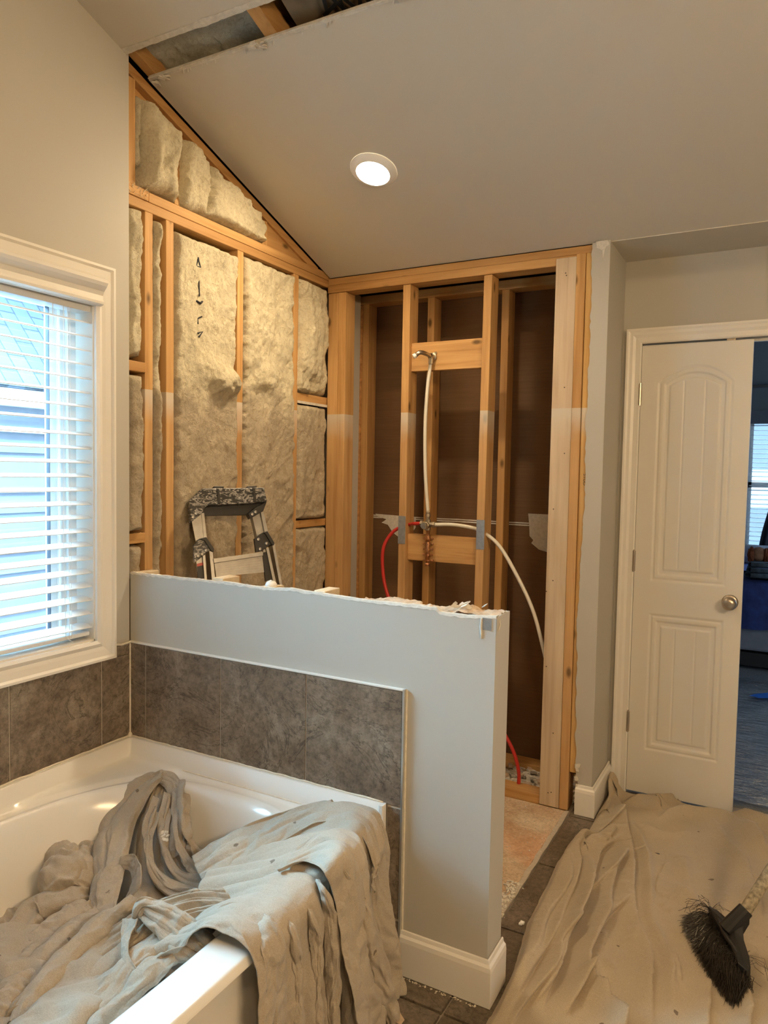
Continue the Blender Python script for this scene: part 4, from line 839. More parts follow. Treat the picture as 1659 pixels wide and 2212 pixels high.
# hanging sheet over the rim: curves run inside -> rim -> down the apron
def hang(y, yb, zin, yin, xin, top=.452, extra=0, xb=1.125):
    return [(xin, yin, zin), (.955, y-.01, top-.004+extra), (1.02, y, top+.006+extra), (1.078, y, top+extra), (XA+.003, y+(yb-y)*.1, top-.035), (XA+.008, y+(yb-y)*.45, .28), (xb-.005, y+(yb-y)*.8, .12), (xb+.004, yb, .015)]
hc = [hang(-.672, -.675, .36, -.70, .86), hang(-.60, -.60, .34, -.68, .80), hang(-.50, -.50, .33, -.62, .76), hang(-.40, -.42, .36, -.50, .76, extra=.008), hang(-.30, -.34, .38, -.38, .74, extra=.022, xb=1.13), hang(-.21, -.25, .38, -.28, .74, extra=.036, xb=1.14), hang(-.135, -.17, .40, -.18, .80, extra=.046, xb=1.15), hang(-.085, -.10, .42, -.10, .86, extra=.045, xb=1.145)]
loft(b, hc, 260, 170, 7, .042, 5, .003, .7, ampv=[.9, .5, .3, .3, .6, 1.0, 1.2, 1.3], vary=.7)
# thick fold bundle over the rim corner
loft(b, [pm([(440, 1905, .35), (520, 1868, .40), (620, 1810, .455), (700, 1775, .50), (765, 1790, .505), (800, 1860, 'x', 1.13), (812, 1930, 'x', 1.15)]),
         pm([(425, 1880, .36), (500, 1835, .41), (600, 1785, .46), (700, 1752, .505), (790, 1765, .51), (818, 1830, 'x', 1.125), (806, 1900, 'x', 1.15)]),
         pm([(415, 1850, .36), (500, 1800, .42), (600, 1760, .46), (710, 1738, .50), (795, 1745, .505), (826, 1790, 'x', 1.10), (812, 1860, 'x', 1.12)])], 60, 140, 3, .014, 8, .005, .8)
# rolled pleat lying over the rim toward the hanging part
loft(b, [pm([(640, 1835, .475), (700, 1800, .505), (760, 1800, .51), (790, 1850, 'x', 1.14), (800, 1960, 'x', 1.15), (822, 2090, 'x', 1.16)]),
         pm([(620, 1870, .475), (690, 1830, .50), (730, 1850, 'x', 1.13), (758, 1900, 'x', 1.15), (785, 2010, 'x', 1.16), (830, 2212, 'x', 1.18)]),
         pm([(600, 1890, .475), (660, 1868, .49), (700, 1885, 'x', 1.125), (722, 1950, 'x', 1.14), (740, 2060, 'x', 1.165), (770, 2212, 'x', 1.2)])], 60, 130, 3, .014, 9, .004, .7)
# U-shaped folds from the arch to the rim bundle
def ufold(pts, wdt, seed, pl=2, am=.012):
    P = np.array(pm(pts)); lo = P+np.array((.35, -.35, -.35))*wdt; hi = P-np.array((.35, -.35, -.35))*wdt; md = P+_f*-0.0+np.array((.3, -.5, .5))*wdt*.35
    loft(b, [lo, md, hi], 44, 130, pl, am, seed, .004, .8, roll=.02)
ufold([(398, 1700, .455), (400, 1780, .40), (425, 1840, .33), (480, 1862, .32), (560, 1835, .37), (640, 1775, .44), (720, 1745, .49)], .055, 21)
ufold([(385, 1720, .43), (384, 1800, .37), (412, 1868, .32), (480, 1890, .31), (560, 1860, .36), (640, 1800, .44), (700, 1770, .48)], .05, 22)
ufold([(365, 1730, .42), (352, 1810, .35), (380, 1880, .30), (450, 1905, .31), (540, 1885, .35), (610, 1835, .42), (660, 1800, .46)], .05, 23)
ufold([(340, 1740, .41), (318, 1820, .34), (345, 1895, .29), (420, 1930, .30), (500, 1925, .34), (560, 1890, .40)], .05, 24)
for pts, w_ in (([(620, 1880, .47), (665, 1885, .47), (700, 1925, 'x', 1.128), (716, 2000, 'x', 1.135), (720, 2100, 'x', 1.14), (722, 2220, 'x', 1.145)], .016),
                ([(640, 1862, .475), (690, 1872, .48), (728, 1925, 'x', 1.135), (745, 2010, 'x', 1.145), (750, 2110, 'x', 1.15), (752, 2220, 'x', 1.155)], .017),
                ([(690, 1830, .50), (735, 1865, 'x', 1.135), (768, 1935, 'x', 1.15), (795, 2030, 'x', 1.16), (825, 2130, 'x', 1.17), (850, 2215, 'x', 1.18)], .030),
                ([(560, 1935, .458), (600, 1950, .458), (632, 2010, 'x', 1.12), (640, 2100, 'x', 1.125), (645, 2220, 'x', 1.13)], .014),
                ([(600, 1905, .46), (640, 1912, .46), (672, 1975, 'x', 1.122), (684, 2060, 'x', 1.13), (690, 2220, 'x', 1.14)], .013)):
    FR.append((pts, w_))
# the arch: a loop of cloth draped over the back rim corner
loft(b, [pm([(345, 1664, .475), (378, 1672, .47), (396, 1705, .45), (402, 1770, .40), (404, 1840, .33)]), pm([(345, 1672, .47), (370, 1690, .455), (383, 1730, .43), (386, 1790, .38), (384, 1850, .32)]), pm([(344, 1690, .44), (362, 1710, .43), (368, 1760, .39), (366, 1820, .34), (362, 1860, .30)])], 50, 90, 2, .010, 25, .003)
loft(b, [pm([(352, 1662, .478), (310, 1670, .46), (255, 1705, .40), (222, 1765, .34), (202, 1830, .30), (192, 1900, .27), (188, 1990, .25)]),
         pm([(352, 1670, .476), (322, 1684, .45), (285, 1730, .40), (256, 1790, .36), (236, 1860, .32), (222, 1930, .29), (212, 2000, .26)]),
         pm([(350, 1680, .465), (328, 1700, .44), (300, 1755, .38), (284, 1815, .34), (268, 1885, .31), (250, 1950, .29), (236, 2000, .27)])], 70, 120, 2, .013, 26, .005, .8, roll=.008)
# hollow inside of the arch
loft(b, [pm([(335, 1690, .43), (318, 1740, .38), (300, 1800, .32), (290, 1880, .26), (285, 1960, .24)]), pm([(352, 1690, .43), (345, 1750, .38), (335, 1810, .32), (340, 1880, .27), (350, 1950, .25)]), pm([(364, 1700, .43), (368, 1760, .38), (372, 1830, .33), (400, 1890, .29), (440, 1940, .28)])], 60, 90, 5, .012, 27, .005)
# collar fold right of the arch's left leg
loft(b, [pm([(262, 1850, .34), (290, 1845, .36), (306, 1870, .36), (304, 1910, .34), (285, 1940, .30)]), pm([(258, 1875, .31), (280, 1880, .31), (288, 1900, .30), (284, 1920, .28), (270, 1945, .27)])], 24, 60, 1, .006, 28, .003)
# puffs at the left
def puff(cx_, cy_, z, rx, ry, rz, rot, seed, cr_=.012):
    c = np.array(on(cx_, cy_, 2, z)); n1, n2 = 44, 26; T, P_ = np.meshgrid(np.linspace(0, 2*math.pi, n1), np.linspace(.02, math.pi*.62, n2), indexing='ij')
    x, y, zz = np.cos(T)*np.sin(P_), np.sin(T)*np.sin(P_), np.cos(P_)
    sx = np.sign(x)*np.abs(x)**.85*rx; sy = np.sign(y)*np.abs(y)**.85*ry; szz = zz*rz
    ca, sa = math.cos(rot), math.sin(rot); G = np.dstack([c[0]+ca*sx-sa*sy, c[1]+sa*sx+ca*sy, c[2]+szz])
    rgd = 1-2.2*np.abs(fbm(G[..., 0]*7, G[..., 1]*7, G[..., 2]*7, seed, 3)); k = 1+(.28*rgd*cr_/.012+.10*fbm(G[..., 0]*25, G[..., 1]*25, G[..., 2]*25, seed+3))*.45
    ctr = c+np.array((0, 0, -.02)); Q = ctr+(G-ctr)*k[..., None]; Q[..., 0] = np.maximum(Q[..., 0], .10); b.grid(Q)
def rope(pts, wd, ht, seed, ex=1.0, rg=.25, nrm=(.25, -.45, .85), taper=True):
    C_ = cr(pm(pts), 60); n1 = 26; tg = np.gradient(C_, axis=0); tg /= np.linalg.norm(tg, axis=1, keepdims=True)
    vn_ = np.array(nrm); vn_ /= np.linalg.norm(vn_); sd = np.cross(tg, vn_); sd /= np.linalg.norm(sd, axis=1, keepdims=True); up = np.cross(sd, tg)
    t = np.linspace(0, 1, 60); an = np.linspace(-1.9, 1.9, n1); wt = wd*((.55+.45*np.sin(math.pi*np.clip(t*1.0, .02, .98))**.5) if taper else ss(-.02, .62, t))*(1+.25*fbm(t*4, seed, 0, seed)); 
    G = C_[:, None]+sd[:, None]*(np.sin(an)[None, :, None]*wt[:, None, None]*ex)+up[:, None]*((np.cos(an)-.2)[None, :, None]*ht*(wt/wd)[:, None, None])
    T, A_ = np.meshgrid(t, an, indexing='ij'); k = rg*(1-2.4*np.abs(fbm(T*5+.5*A_, A_*1.1, 0, seed+2, 3)))+.10*fbm(T*12, A_*5, 0, seed+3)
    G = G+up[:, None]*(k*ht)[..., None]; G[..., 0] = np.maximum(G[..., 0], .10); b.grid(G)
rope([(112, 1830, .26), (150, 1812, .28), (188, 1830, .27), (200, 1880, .24)], .050, .05, 31); rope([(140, 1850, .26), (138, 1890, .27), (145, 1935, .24)], .062, .07, 32); rope([(175, 1850, .27), (178, 1900, .25), (170, 1945, .22)], .040, .06, 33)
rope([(118, 1822, .24), (78, 1850, .22), (45, 1896, .19), (20, 1946, .17), (10, 2005, .16), (25, 2040, .16)], .055, .06, 34); rope([(100, 1880, .20), (70, 1925, .18), (62, 1965, .17)], .045, .045, 35)
rope([(190, 1945, .22), (140, 1960, .22), (85, 1985, .20), (45, 2030, .19), (15, 2075, .18)], .055, .06, 36); rope([(185, 1975, .23), (148, 2010, .23), (95, 2050, .22), (50, 2085, .21), (10, 2120, .20)], .060, .065, 37); rope([(95, 1975, .19), (85, 2010, .18), (60, 2045, .17)], .035, .04, 38)
rope([(120, 2060, .23), (70, 2110, .23), (20, 2160, .22), (-20, 2200, .22)], .06, .06, 39); rope([(90, 2130, .25), (40, 2170, .25), (-20, 2230, .25)], .055, .055, 40); rope([(40, 2175, .27), (60, 2200, .27), (40, 2240, .27)], .045, .04, 46)
rope([(205, 1985, .27), (150, 2035, .27), (97, 2085, .27), (50, 2140, .26), (10, 2200, .26)], .040, .045, 47, rg=.1); rope([(288, 1950, .33), (240, 1990, .32), (188, 2035, .31), (129, 2095, .30), (78, 2161, .29), (30, 2225, .28)], .034, .04, 48, rg=.1)
# long diagonal folds from the rim down to the lower left
loft(b, [pm([(480, 1925, .42), (400, 1935, .40), (330, 1960, .36), (240, 2015, .31), (160, 2080, .28), (80, 2150, .26), (20, 2240, .26)]),
         pm([(500, 1950, .425), (420, 1955, .41), (350, 1985, .38), (270, 2040, .34), (190, 2110, .31), (110, 2190, .29), (60, 2260, .28)]),
         pm([(510, 1985, .425), (430, 1985, .40), (360, 2020, .37), (290, 2080, .34), (210, 2150, .31), (140, 2230, .29), (110, 2290, .28)])], 110, 160, 4, .030, 41, .004, .85)
# broad front sheet against the rim
loft(b, [pm([(370, 2010, .36), (300, 2050, .35), (230, 2120, .33), (150, 2212, .30), (100, 2290, .28)]),
         pm([(420, 2010, .385), (350, 2060, .37), (290, 2130, .35), (220, 2212, .33), (170, 2290, .31)]),
         pm([(470, 2010, .395), (410, 2060, .38), (340, 2120, .36), (280, 2190, .33), (230, 2290, .31)])], 100, 110, 2, .024, 43, .010, .7)
# crumpled hood with hem near the rim
loft(b, [pm([(285, 1970, .40), (300, 1940, .44), (340, 1945, .44), (400, 1970, .43), (450, 2010, .42), (470, 2030, .40)]),
         pm([(300, 1990, .38), (320, 1960, .42), (350, 1985, .41), (395, 2020, .40), (425, 2050, .39), (440, 2062, .38)]),
         pm([(290, 2020, .36), (305, 1990, .38), (335, 2020, .385), (365, 2060, .38), (390, 2080, .375), (410, 2085, .36)])], 60, 90, 3, .016, 51, .008, .7, roll=.01)
loft(b, [pm([(300, 1985, .40), (285, 2020, .38), (283, 2060, .37), (300, 2095, .36)]), pm([(265, 1985, .37), (262, 2030, .36), (268, 2080, .35), (285, 2110, .34)])], 24, 50, 1, .008, 52, .004)
# fold piece on the rim top beside the bare rim
loft(b, [pm([(455, 1990, .44), (480, 1975, .452), (520, 1990, .455), (556, 2030, .452), (572, 2062, 'x', 1.115), (576, 2120, 'x', 1.12), (580, 2212, 'x', 1.125)]),
         pm([(470, 1965, .445), (500, 1945, .465), (560, 1955, .47), (600, 1995, .462), (618, 2040, 'x', 1.12), (622, 2110, 'x', 1.125), (622, 2212, 'x', 1.13)])], 40, 90, 1, .012, 53, .004, roll=.006)
for i_, (pts, w_) in enumerate(FR): rope([(p[0], p[1], p[2]-.012) if len(p) == 3 else p for p in pts], w_, w_*1.1, 90+i_, rg=.12, nrm=(.80, -.55, .30), taper=False)
tc = b.build('drop_cloth', 'cloth', smooth=True, fix=False); wrinkle(tc, .035, 9); sb_ = tc.modifiers.new('smooth', 'SUBSURF'); sb_.levels = 1; sb_.render_levels = 1; so = tc.modifiers.new('solid', 'SOLIDIFY'); so.thickness = .0022; so.offset = -1
tag(tc, 'beige canvas drop cloth heaped in the bathtub and hanging over its rim', 'drop cloth')
b = MB(); rr = random.Random(3)
for i in range(14):
    p = np.array(on(355+rr.uniform(-9, 9), 1806+rr.uniform(-10, 10), 2, .41)); b.obox(p, (1, rr.uniform(-1, 1), 0), (0, 1, .5), (0, -.5, 1), .004*rr.random()+.001, .003, .001)
tag(b.build('plaster_crumbs', 'gyp'), 'white plaster crumbs caught on the arched fold of the tub cloth', 'debris', kind='stuff')
# ---- floor cloth
nx, ny = 330, 480; X, Y = np.meshgrid(np.linspace(1.15, 3.3, nx), np.linspace(-1.3, 1.74, ny), indexing='ij')
X = X+0; 
U = (X-1.15)/2.15; X = 1.15+2.15*U**1.6
Zf = .004+.004*(1+fbm(X*3, Y*3, 0, 61, 4))+.0022*fbm(X*14, Y*12, 0, 62, 4)
def seg(X, Y, P):
    best = np.full(X.shape, 9.); sd = np.zeros(X.shape); tt = np.zeros(X.shape); L = np.r_[0, np.cumsum(np.linalg.norm(np.diff(P, axis=0), axis=1))]
    for i in range(len(P)-1):
        a, c = P[i], P[i+1]; d = c-a; l = np.linalg.norm(d)+1e-9; t = np.clip(((X-a[0])*d[0]+(Y-a[1])*d[1])/l/l, 0, 1)
        ex, ey = X-a[0]-t*d[0], Y-a[1]-t*d[1]; r = np.hypot(ex, ey); s = np.sign(d[0]*ey-d[1]*ex); m = r < best
        best = np.where(m, r, best); sd = np.where(m, r*s, sd); tt = np.where(m, (L[i]+t*l)/L[-1], tt)
    return sd, tt
DX_, DY_ = np.zeros_like(X), np.zeros_like(X)
def fold(pts, h, w1, w2, z=.01):
    global Zf, DX_, DY_
    P = np.array([on(px, py, 2, z)[:2] for px, py in pts]); P = cr(np.c_[P, np.zeros(len(P))], 24)[:, :2]
    sd, t = seg(X, Y, P); k = 1.9*h*np.where(sd > 0, np.exp(-np.abs(sd/w1)**1.6), np.exp(-np.abs(sd/w2)**1.6))*ss(-.0, .12, t)*ss(1.0, .85, t)*(.8+.35*fbm(t*5, 0, 0, 7))
    Zf = np.maximum(Zf, 0)+k
    ii = np.clip((t*23).astype(int), 0, 22); tg = P[ii+1]-P[ii]; tg = tg/(np.linalg.norm(tg, axis=-1, keepdims=True)+1e-9); DX_ = DX_-tg[..., 1]*k*.85; DY_ = DY_+tg[..., 0]*k*.85
# left-hand gathers
fold([(1300, 1725), (1250, 1775), (1222, 1810), (1218, 1860), (1205, 1925), (1168, 1985), (1140, 2060), (1095, 2150), (1040, 2212)], .022, .010, .030)
fold([(1312, 1735), (1262, 1800), (1240, 1830), (1236, 1880), (1212, 1950), (1180, 2020), (1140, 2090), (1100, 2160), (1060, 2240)], .020, .008, .026)
fold([(1335, 1752), (1290, 1800), (1262, 1830)], .018, .010, .022); fold([(1250, 1812), (1262, 1838), (1285, 1822), (1340, 1790)], .016, .007, .016)
fold([(1264, 1845), (1258, 1900), (1228, 1985), (1190, 2040), (1172, 2100), (1120, 2170), (1085, 2240)], .022, .007, .028)
fold([(1345, 1805), (1290, 1840), (1275, 1880), (1255, 1930), (1215, 2010), (1185, 2100), (1160, 2212)], .018, .007, .026)
fold([(1352, 1830), (1325, 1862), (1312, 1910), (1295, 1975), (1262, 2040), (1240, 2110), (1212, 2212)], .018, .008, .026)
fold([(1360, 1930), (1300, 1985), (1270, 2040), (1245, 2110), (1210, 2212)], .016, .006, .03)
fold([(1225, 1985), (1205, 2060), (1175, 2120), (1140, 2180)], .015, .008, .02); fold([(1345, 1845), (1268, 1925)], .012, .006, .018); fold([(1330, 1800), (1290, 1830)], .012, .006, .015)
# hem band
fold([(1308, 1672), (1326, 1700), (1322, 1735), (1338, 1765), (1350, 1830), (1358, 1900), (1360, 1965), (1375, 2030), (1392, 2068), (1391, 2120), (1402, 2180), (1412, 2250)], .020, .006, .034)
fold([(1355, 1765), (1385, 1840), (1392, 1900), (1396, 1980), (1430, 2060), (1440, 2130), (1448, 2230)], .013, .028, .006)
fold([(1235, 2100), (1262, 2140), (1300, 2175), (1350, 2240)], .030, .010, .022)
# crest near the door
fold([(1335, 1738), (1390, 1739), (1430, 1745), (1465, 1728), (1510, 1735), (1560, 1748), (1615, 1768), (1700, 1815)], .028, .022, .018)
fold([(1420, 1768), (1480, 1758), (1530, 1762), (1580, 1775), (1625, 1810), (1700, 1850)], .018, .012, .04)
fold([(1532, 1765), (1560, 1815), (1600, 1860), (1625, 1930), (1640, 2000)], .014, .012, .03); fold([(1595, 1780), (1640, 1830), (1700, 1870)], .014, .01, .03)
fold([(1380, 1780), (1440, 1805), (1500, 1800)], .009, .02, .02); fold([(1450, 1900), (1500, 1960), (1560, 2000), (1620, 2050)], .008, .02, .03); fold([(1470, 1840), (1480, 1900), (1500, 1960)], .008, .02, .02)
fold([(1522, 2110), (1520, 2160), (1517, 2240)], .014, .006, .03); fold([(1420, 1940), (1430, 1900), (1450, 1860)], .008, .012, .012); fold([(1600, 2120), (1610, 2200), (1600, 2260)], .012, .01, .02)
for i in range(26):
    rr = random.Random(100+i); x, y = rr.uniform(1250, 1640), rr.uniform(1850, 2200); a = rr.uniform(1.0, 2.2); l = rr.uniform(25, 70)
    fold([(x, y), (x+l*.5*math.cos(a)+rr.uniform(-6, 6), y+l*.5*math.sin(a)), (x+l*math.cos(a), y+l*math.sin(a))], rr.uniform(.003, .007), .006, .014)
# climb at the corner against the return wall / casing
c0_ = on(1312, 1672, 1, 1.55); Zf = Zf+.055*np.exp(-((X-1.41)/.03)**2-((Y-1.56)/.05)**2)
bd = np.array([on(px, py, 2, .004)[:2] for px, py in ((1312, 1700), (1285, 1735), (1250, 1790), (1222, 1832), (1188, 1905), (1158, 1965), (1128, 2062), (1082, 2160), (1002, 2212))])
Lx = np.interp(Y, np.r_[-1.3, bd[::-1, 1]], np.r_[1.20, bd[::-1, 0]]); Lx = np.where((Y < .135) & (Y > -.06), np.maximum(Lx, 1.405), Lx)+.004*fbm(Y*12, 0, 0, 66)
Lx = np.where(Y > 1.20, np.maximum(Lx, 1.398), Lx)
bx = np.array([on(px, py, 2, .004)[:2] for px, py in ((1340, 1700), (1440, 1700), (1480, 1712), (1580, 1752), (1659, 1795))])
Uy = np.interp(X, np.r_[bx[:, 0], 2.6, 3.3], np.r_[bx[:, 1], 1.2, 1.0]); Uy = np.where(X < 1.47, 1.580, np.minimum(Uy, 1.592 if True else 9)); Uy = np.where(X > 1.93, np.interp(X, [1.93, 2.05, 2.6, 3.3], [1.592, 1.50, 1.2, 1.0]), Uy)
s = (X-1.15)/2.15; X2 = Lx+(3.3-Lx)*s; t_ = (Y+1.3)/3.04; Y2_ = -1.3+(Uy+1.3)*t_
# resample the height at the warped points
gi = np.clip(((X2-1.15)/2.15)**(1/1.6), 0, 1)*(nx-1); gj = np.clip((Y2_+1.3)/3.04, 0, 1)*(ny-1)
i0 = np.clip(gi.astype(int), 0, nx-2); j0 = np.clip(gj.astype(int), 0, ny-2); a_, c_ = gi-i0, gj-j0
samp = lambda F: F[i0, j0]*(1-a_)*(1-c_)+F[i0+1, j0]*a_*(1-c_)+F[i0, j0+1]*(1-a_)*c_+F[i0+1, j0+1]*a_*c_
Zw = samp(Zf)
eE = np.minimum(s*2.1/.02, (1-t_)*3/.012); Zw = .0025+(Zw-.0025)*ss(0, 1, np.clip(eE, 0, 1))
kE = ss(0, 1, np.clip(np.minimum(s*2.1/.05, (1-t_)*3/.08), 0, 1)); b = MB(); b.grid(np.dstack([X2+samp(DX_)*kE, Y2_+samp(DY_)*kE, Zw]))
# twisted corner hung on the skirting
loft(b, [[(1.398, 1.50, .10), (1.42, 1.49, .085), (1.45, 1.45, .05), (1.46, 1.38, .03), (1.45, 1.28, .02)], [(1.398, 1.53, .105), (1.415, 1.535, .10), (1.435, 1.53, .06), (1.44, 1.45, .035), (1.425, 1.32, .02)], [(1.398, 1.48, .08), (1.405, 1.46, .06), (1.415, 1.41, .04), (1.405, 1.33, .02), (1.40, 1.25, .012)]][::1], 30, 60, 2, .008, 71, .003)
fc = b.build('floor_drop_cloth', 'fcloth', smooth=True, fix=False); so = fc.modifiers.new('solid', 'SOLIDIFY'); so.thickness = .0015; so.offset = -1
tag(fc, 'wrinkled beige canvas drop cloth spread over the floor before the white door', 'drop cloth')
# dirty grey patch cloth showing near the door
# ================================================================== BROOM
br = thing('broom', 'black-bristled push broom with paint-flecked handle lying on the floor cloth', 'broom')
def bz(px, py, z): return np.array(on(px, py, 2, z))
hA, hB, hC = bz(1545, 1963, .07), bz(1572, 2035, .085), bz(1618, 2092, .07)
sock0, sock1 = bz(1568, 2010, .085), bz(1612, 1964, .15)
b = MB()
path = cr([bz(1533, 1962, .06), bz(1552, 1985, .075), bz(1566, 2018, .085), bz(1585, 2045, .08), bz(1603, 2075, .065), bz(1617, 2094, .05)], 30)
b.tube(path, .008, 8)
HP = [(1530, 1958), (1548, 1964), (1566, 1980), (1580, 1984), (1600, 1960), (1621, 1976), (1605, 2003), (1607, 2030), (1619, 2067), (1622, 2090), (1613, 2097), (1594, 2080), (1574, 2032), (1550, 1996)]
zc_ = [.055, .06, .075, .09, .13, .13, .09, .075, .06, .05, .045, .05, .06, .055]; T_ = [bz(x, y, z+.020) for (x, y), z in zip(HP, zc_)]; B_ = [p-np.array((0, 0, .030)) for p in T_]; ct = np.mean(T_, axis=0)+np.array((0, 0, .008)); n = len(HP)
b.add(T_+B_+[ct, ct-np.array((0, 0, .035))], [(i, (i+1) % n, 2*n) for i in range(n)]+[(n+(i+1) % n, n+i, 2*n+1) for i in range(n)]+[(i, n+i, n+(i+1) % n, (i+1) % n) for i in range(n)])
b.tube([sock0, (sock0+sock1)/2, sock1], [.026, .024, .0225], 16); b.build('broom_head', 'dark', br, smooth=False, bevel=.004)
hd = sock1-sock0; hd /= np.linalg.norm(hd); hend = bz(1659, 1890, .22); hd2 = hend-sock1; hd2 /= np.linalg.norm(hd2)
b = MB(); b.tube([sock1-hd2*.01, sock1+hd2*1.25], .0175, 14); b.build('broom_handle', 'handle', br, smooth=True)
b = MB(); rr = random.Random(8); tips = cr([bz(1476, 1984, .006), bz(1476, 2006, .006), bz(1496, 2052, .006), bz(1524, 2100, .006), bz(1556, 2148, .006), bz(1584, 2180, .006), bz(1602, 2172, .006), bz(1612, 2130, .006)], 200)
for i in range(2300):
    t = rr.random(); p0 = path[int(t*29)]+np.array((rr.uniform(-.012, .012), rr.uniform(-.012, .012), rr.uniform(-.040, -.022)))
    tip = tips[int(min(1, max(0, t*.86+rr.gauss(.05, .03)))*199)].copy(); L_ = rr.uniform(.74, 1.03); e = p0+(tip-p0)*L_+np.array((rr.gauss(0, .006), rr.gauss(0, .006), rr.uniform(0, .055)*(1.05-L_+.3)))
    e[2] = max(e[2], .012); m_ = (p0+e)/2+np.array((rr.gauss(0, .008), rr.gauss(0, .008), .004+rr.gauss(0, .008)))
    cu = [p0, .5*p0+.5*m_+np.array((0, 0, .004)), m_, .45*m_+.55*e, e+np.array((rr.gauss(0, .004), rr.gauss(0, .004), 0))]; b.tube(cu, [.0009, .0009, .0009, .0008, .0004], 4, False)
for i in range(60):   # stray bent bristles
    t = rr.choice([rr.uniform(0, .1), rr.uniform(.85, 1)]); p0 = path[int(t*29)]; dr_ = np.array((rr.uniform(-1, .4), rr.uniform(-1, .8), 0)); dr_ /= np.linalg.norm(dr_)+.01
    b.tube([p0, p0+dr_*.03+np.array((0, 0, .01)), p0+dr_*.06+np.array((rr.uniform(-.02, .02), rr.uniform(-.02, .02), .0)), p0+dr_*.075+np.array((rr.uniform(-.03, .03), rr.uniform(-.03, .03), -.03))], .0006, 3, False)
b.build('bristles', 'bristle', br, fix=False)
place(br, (path[15][0], path[15][1], .01))
# ================================================================== SMALL DEBRIS
def chips(name, label, region, n, seed, size, mat='gyp', zb=-.003, kind='stuff'):
    rr = random.Random(seed); b = MB()
    for i in range(n):
        x, y = region(rr); s = size*(.3+rr.random()); a = rr.random()*6.28
        b.obox((x, y, zb+s*.35), (math.cos(a), math.sin(a), rr.uniform(-.3, .3)), (-math.sin(a), math.cos(a), 0), (0, rr.uniform(-.3, .3), 1), s, s*.6*(.4+rr.random()), s*.35)
    return tag(b.build(name, mat), label, 'debris', kind=kind)
chips('mortar_rubble', 'crumbled mortar along the cut edge of the shower floor', lambda r: (1.262+r.gauss(0, .012)-abs(r.gauss(0, .01)), r.uniform(.30, .62)), 260, 1, .005)
chips('floor_dust', 'fine plaster grit spread on the bare shower floor', lambda r: (r.uniform(.95, 1.28), r.uniform(.15, 1.26)), 260, 2, .0022)
chips('chase_rubble', 'broken drywall scraps on the floor of the pipe chase', lambda r: (r.uniform(.75, 1.3), r.uniform(1.37, 1.70)), 300, 3, .016, 'gyp', .0)
chips('chase_rubble_tan', 'tan paper scraps among the rubble in the pipe chase', lambda r: (r.uniform(.8, 1.3), r.uniform(1.37, 1.60)), 60, 4, .02, 'gyp_tan', .004)
chips('corner_rubble', 'plaster crumbs around the foot of the half wall by the tub', lambda r: (r.uniform(1.06, 1.36), -.022-abs(r.gauss(0, .005))), 120, 5, .002, 'caulk', 0)
b = MB(); P = [on(px, py, 2, .010) for px, py in ((835, 2150), (846, 2158), (856, 2182), (850, 2196))]; b.add(P+[(x, y, .004) for x, y, z in P], [(0, 1, 2, 3), (4, 5, 6, 7), (0, 1, 5, 4), (1, 2, 6, 5), (2, 3, 7, 6), (3, 0, 4, 7)])
P = [on(px, py, 2, .014) for px, py in ((853, 2184), (866, 2190), (874, 2203), (866, 2214), (850, 2206))]; b.add(P, [(0, 1, 2, 3, 4)], 1)
tag(b.build('drywall_scrap', ['gyp', 'gyp_tan']), 'small torn white drywall scrap on the floor tiles beside the hanging cloth', 'drywall scrap')
b = MB(); p = on(1127, 1994, 2, .004); rr = random.Random(6)
for k in range(6): b.obox((p[0]+rr.uniform(-.004, .004), p[1]+rr.uniform(-.006, .006), .004+.002*k/3), (1, rr.uniform(-.6, .6), 0), (0, 1, .2), (0, -.2, 1), .005, .004, .0025)
tag(b.build('plaster_chip', 'whiteplastic'), 'lone white plaster chip on the brown floor tile by the cloth edge', 'debris')
b = MB()
for k in range(20): b.obox((1.312+rr.uniform(-.006, .004), 1.262, .05+.012*k*rr.random()*1.0), (1, .2, rr.uniform(-.4, .4)), (0, 1, 0), (rr.uniform(-.4, .4), 0, 1), .006, .003, .008)
tag(b.build('drywall_crumbs', 'gyp'), 'broken white drywall crumbs at the foot of the yellow stud', 'drywall', kind='stuff')
# hanging white cap on the half wall
b = MB(); b.lathe([(0, .0), (.016, .0), (.020, .006), (.016, .014), (.006, .018), (0, .019)], (.585, .055, 1.078), (.2, -.4, .9), 16); tag(b.build('plaster_lump', 'whiteplastic', smooth=True), 'small rounded white lump on top of the half wall below the ladder', 'plaster lump')
b = MB(); b.box(.56, .61, .02, .09, 1.05, 1.080); tag(b.build('stud_offcut', 'wood_end'), 'low wood piece inside the half wall under the white cap', 'board')
# ================================================================== BEDROOM
b = MB(); b.box(.6, 5.0, 1.716, 6.2, -.12, -.002); struct(b.build('floor_bedroom', 'carpet'))
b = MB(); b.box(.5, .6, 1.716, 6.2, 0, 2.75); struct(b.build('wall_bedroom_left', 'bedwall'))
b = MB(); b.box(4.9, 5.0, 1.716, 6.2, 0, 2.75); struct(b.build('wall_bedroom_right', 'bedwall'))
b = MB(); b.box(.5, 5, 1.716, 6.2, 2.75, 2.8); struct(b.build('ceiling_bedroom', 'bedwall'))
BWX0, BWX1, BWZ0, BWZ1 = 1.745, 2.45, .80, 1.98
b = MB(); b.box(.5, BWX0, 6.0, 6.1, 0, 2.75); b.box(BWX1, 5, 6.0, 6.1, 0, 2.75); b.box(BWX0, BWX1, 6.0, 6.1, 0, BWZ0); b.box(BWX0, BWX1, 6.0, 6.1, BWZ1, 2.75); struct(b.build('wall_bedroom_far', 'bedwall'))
gr = plain('grey_frame', (.12, .13, .15), .6)
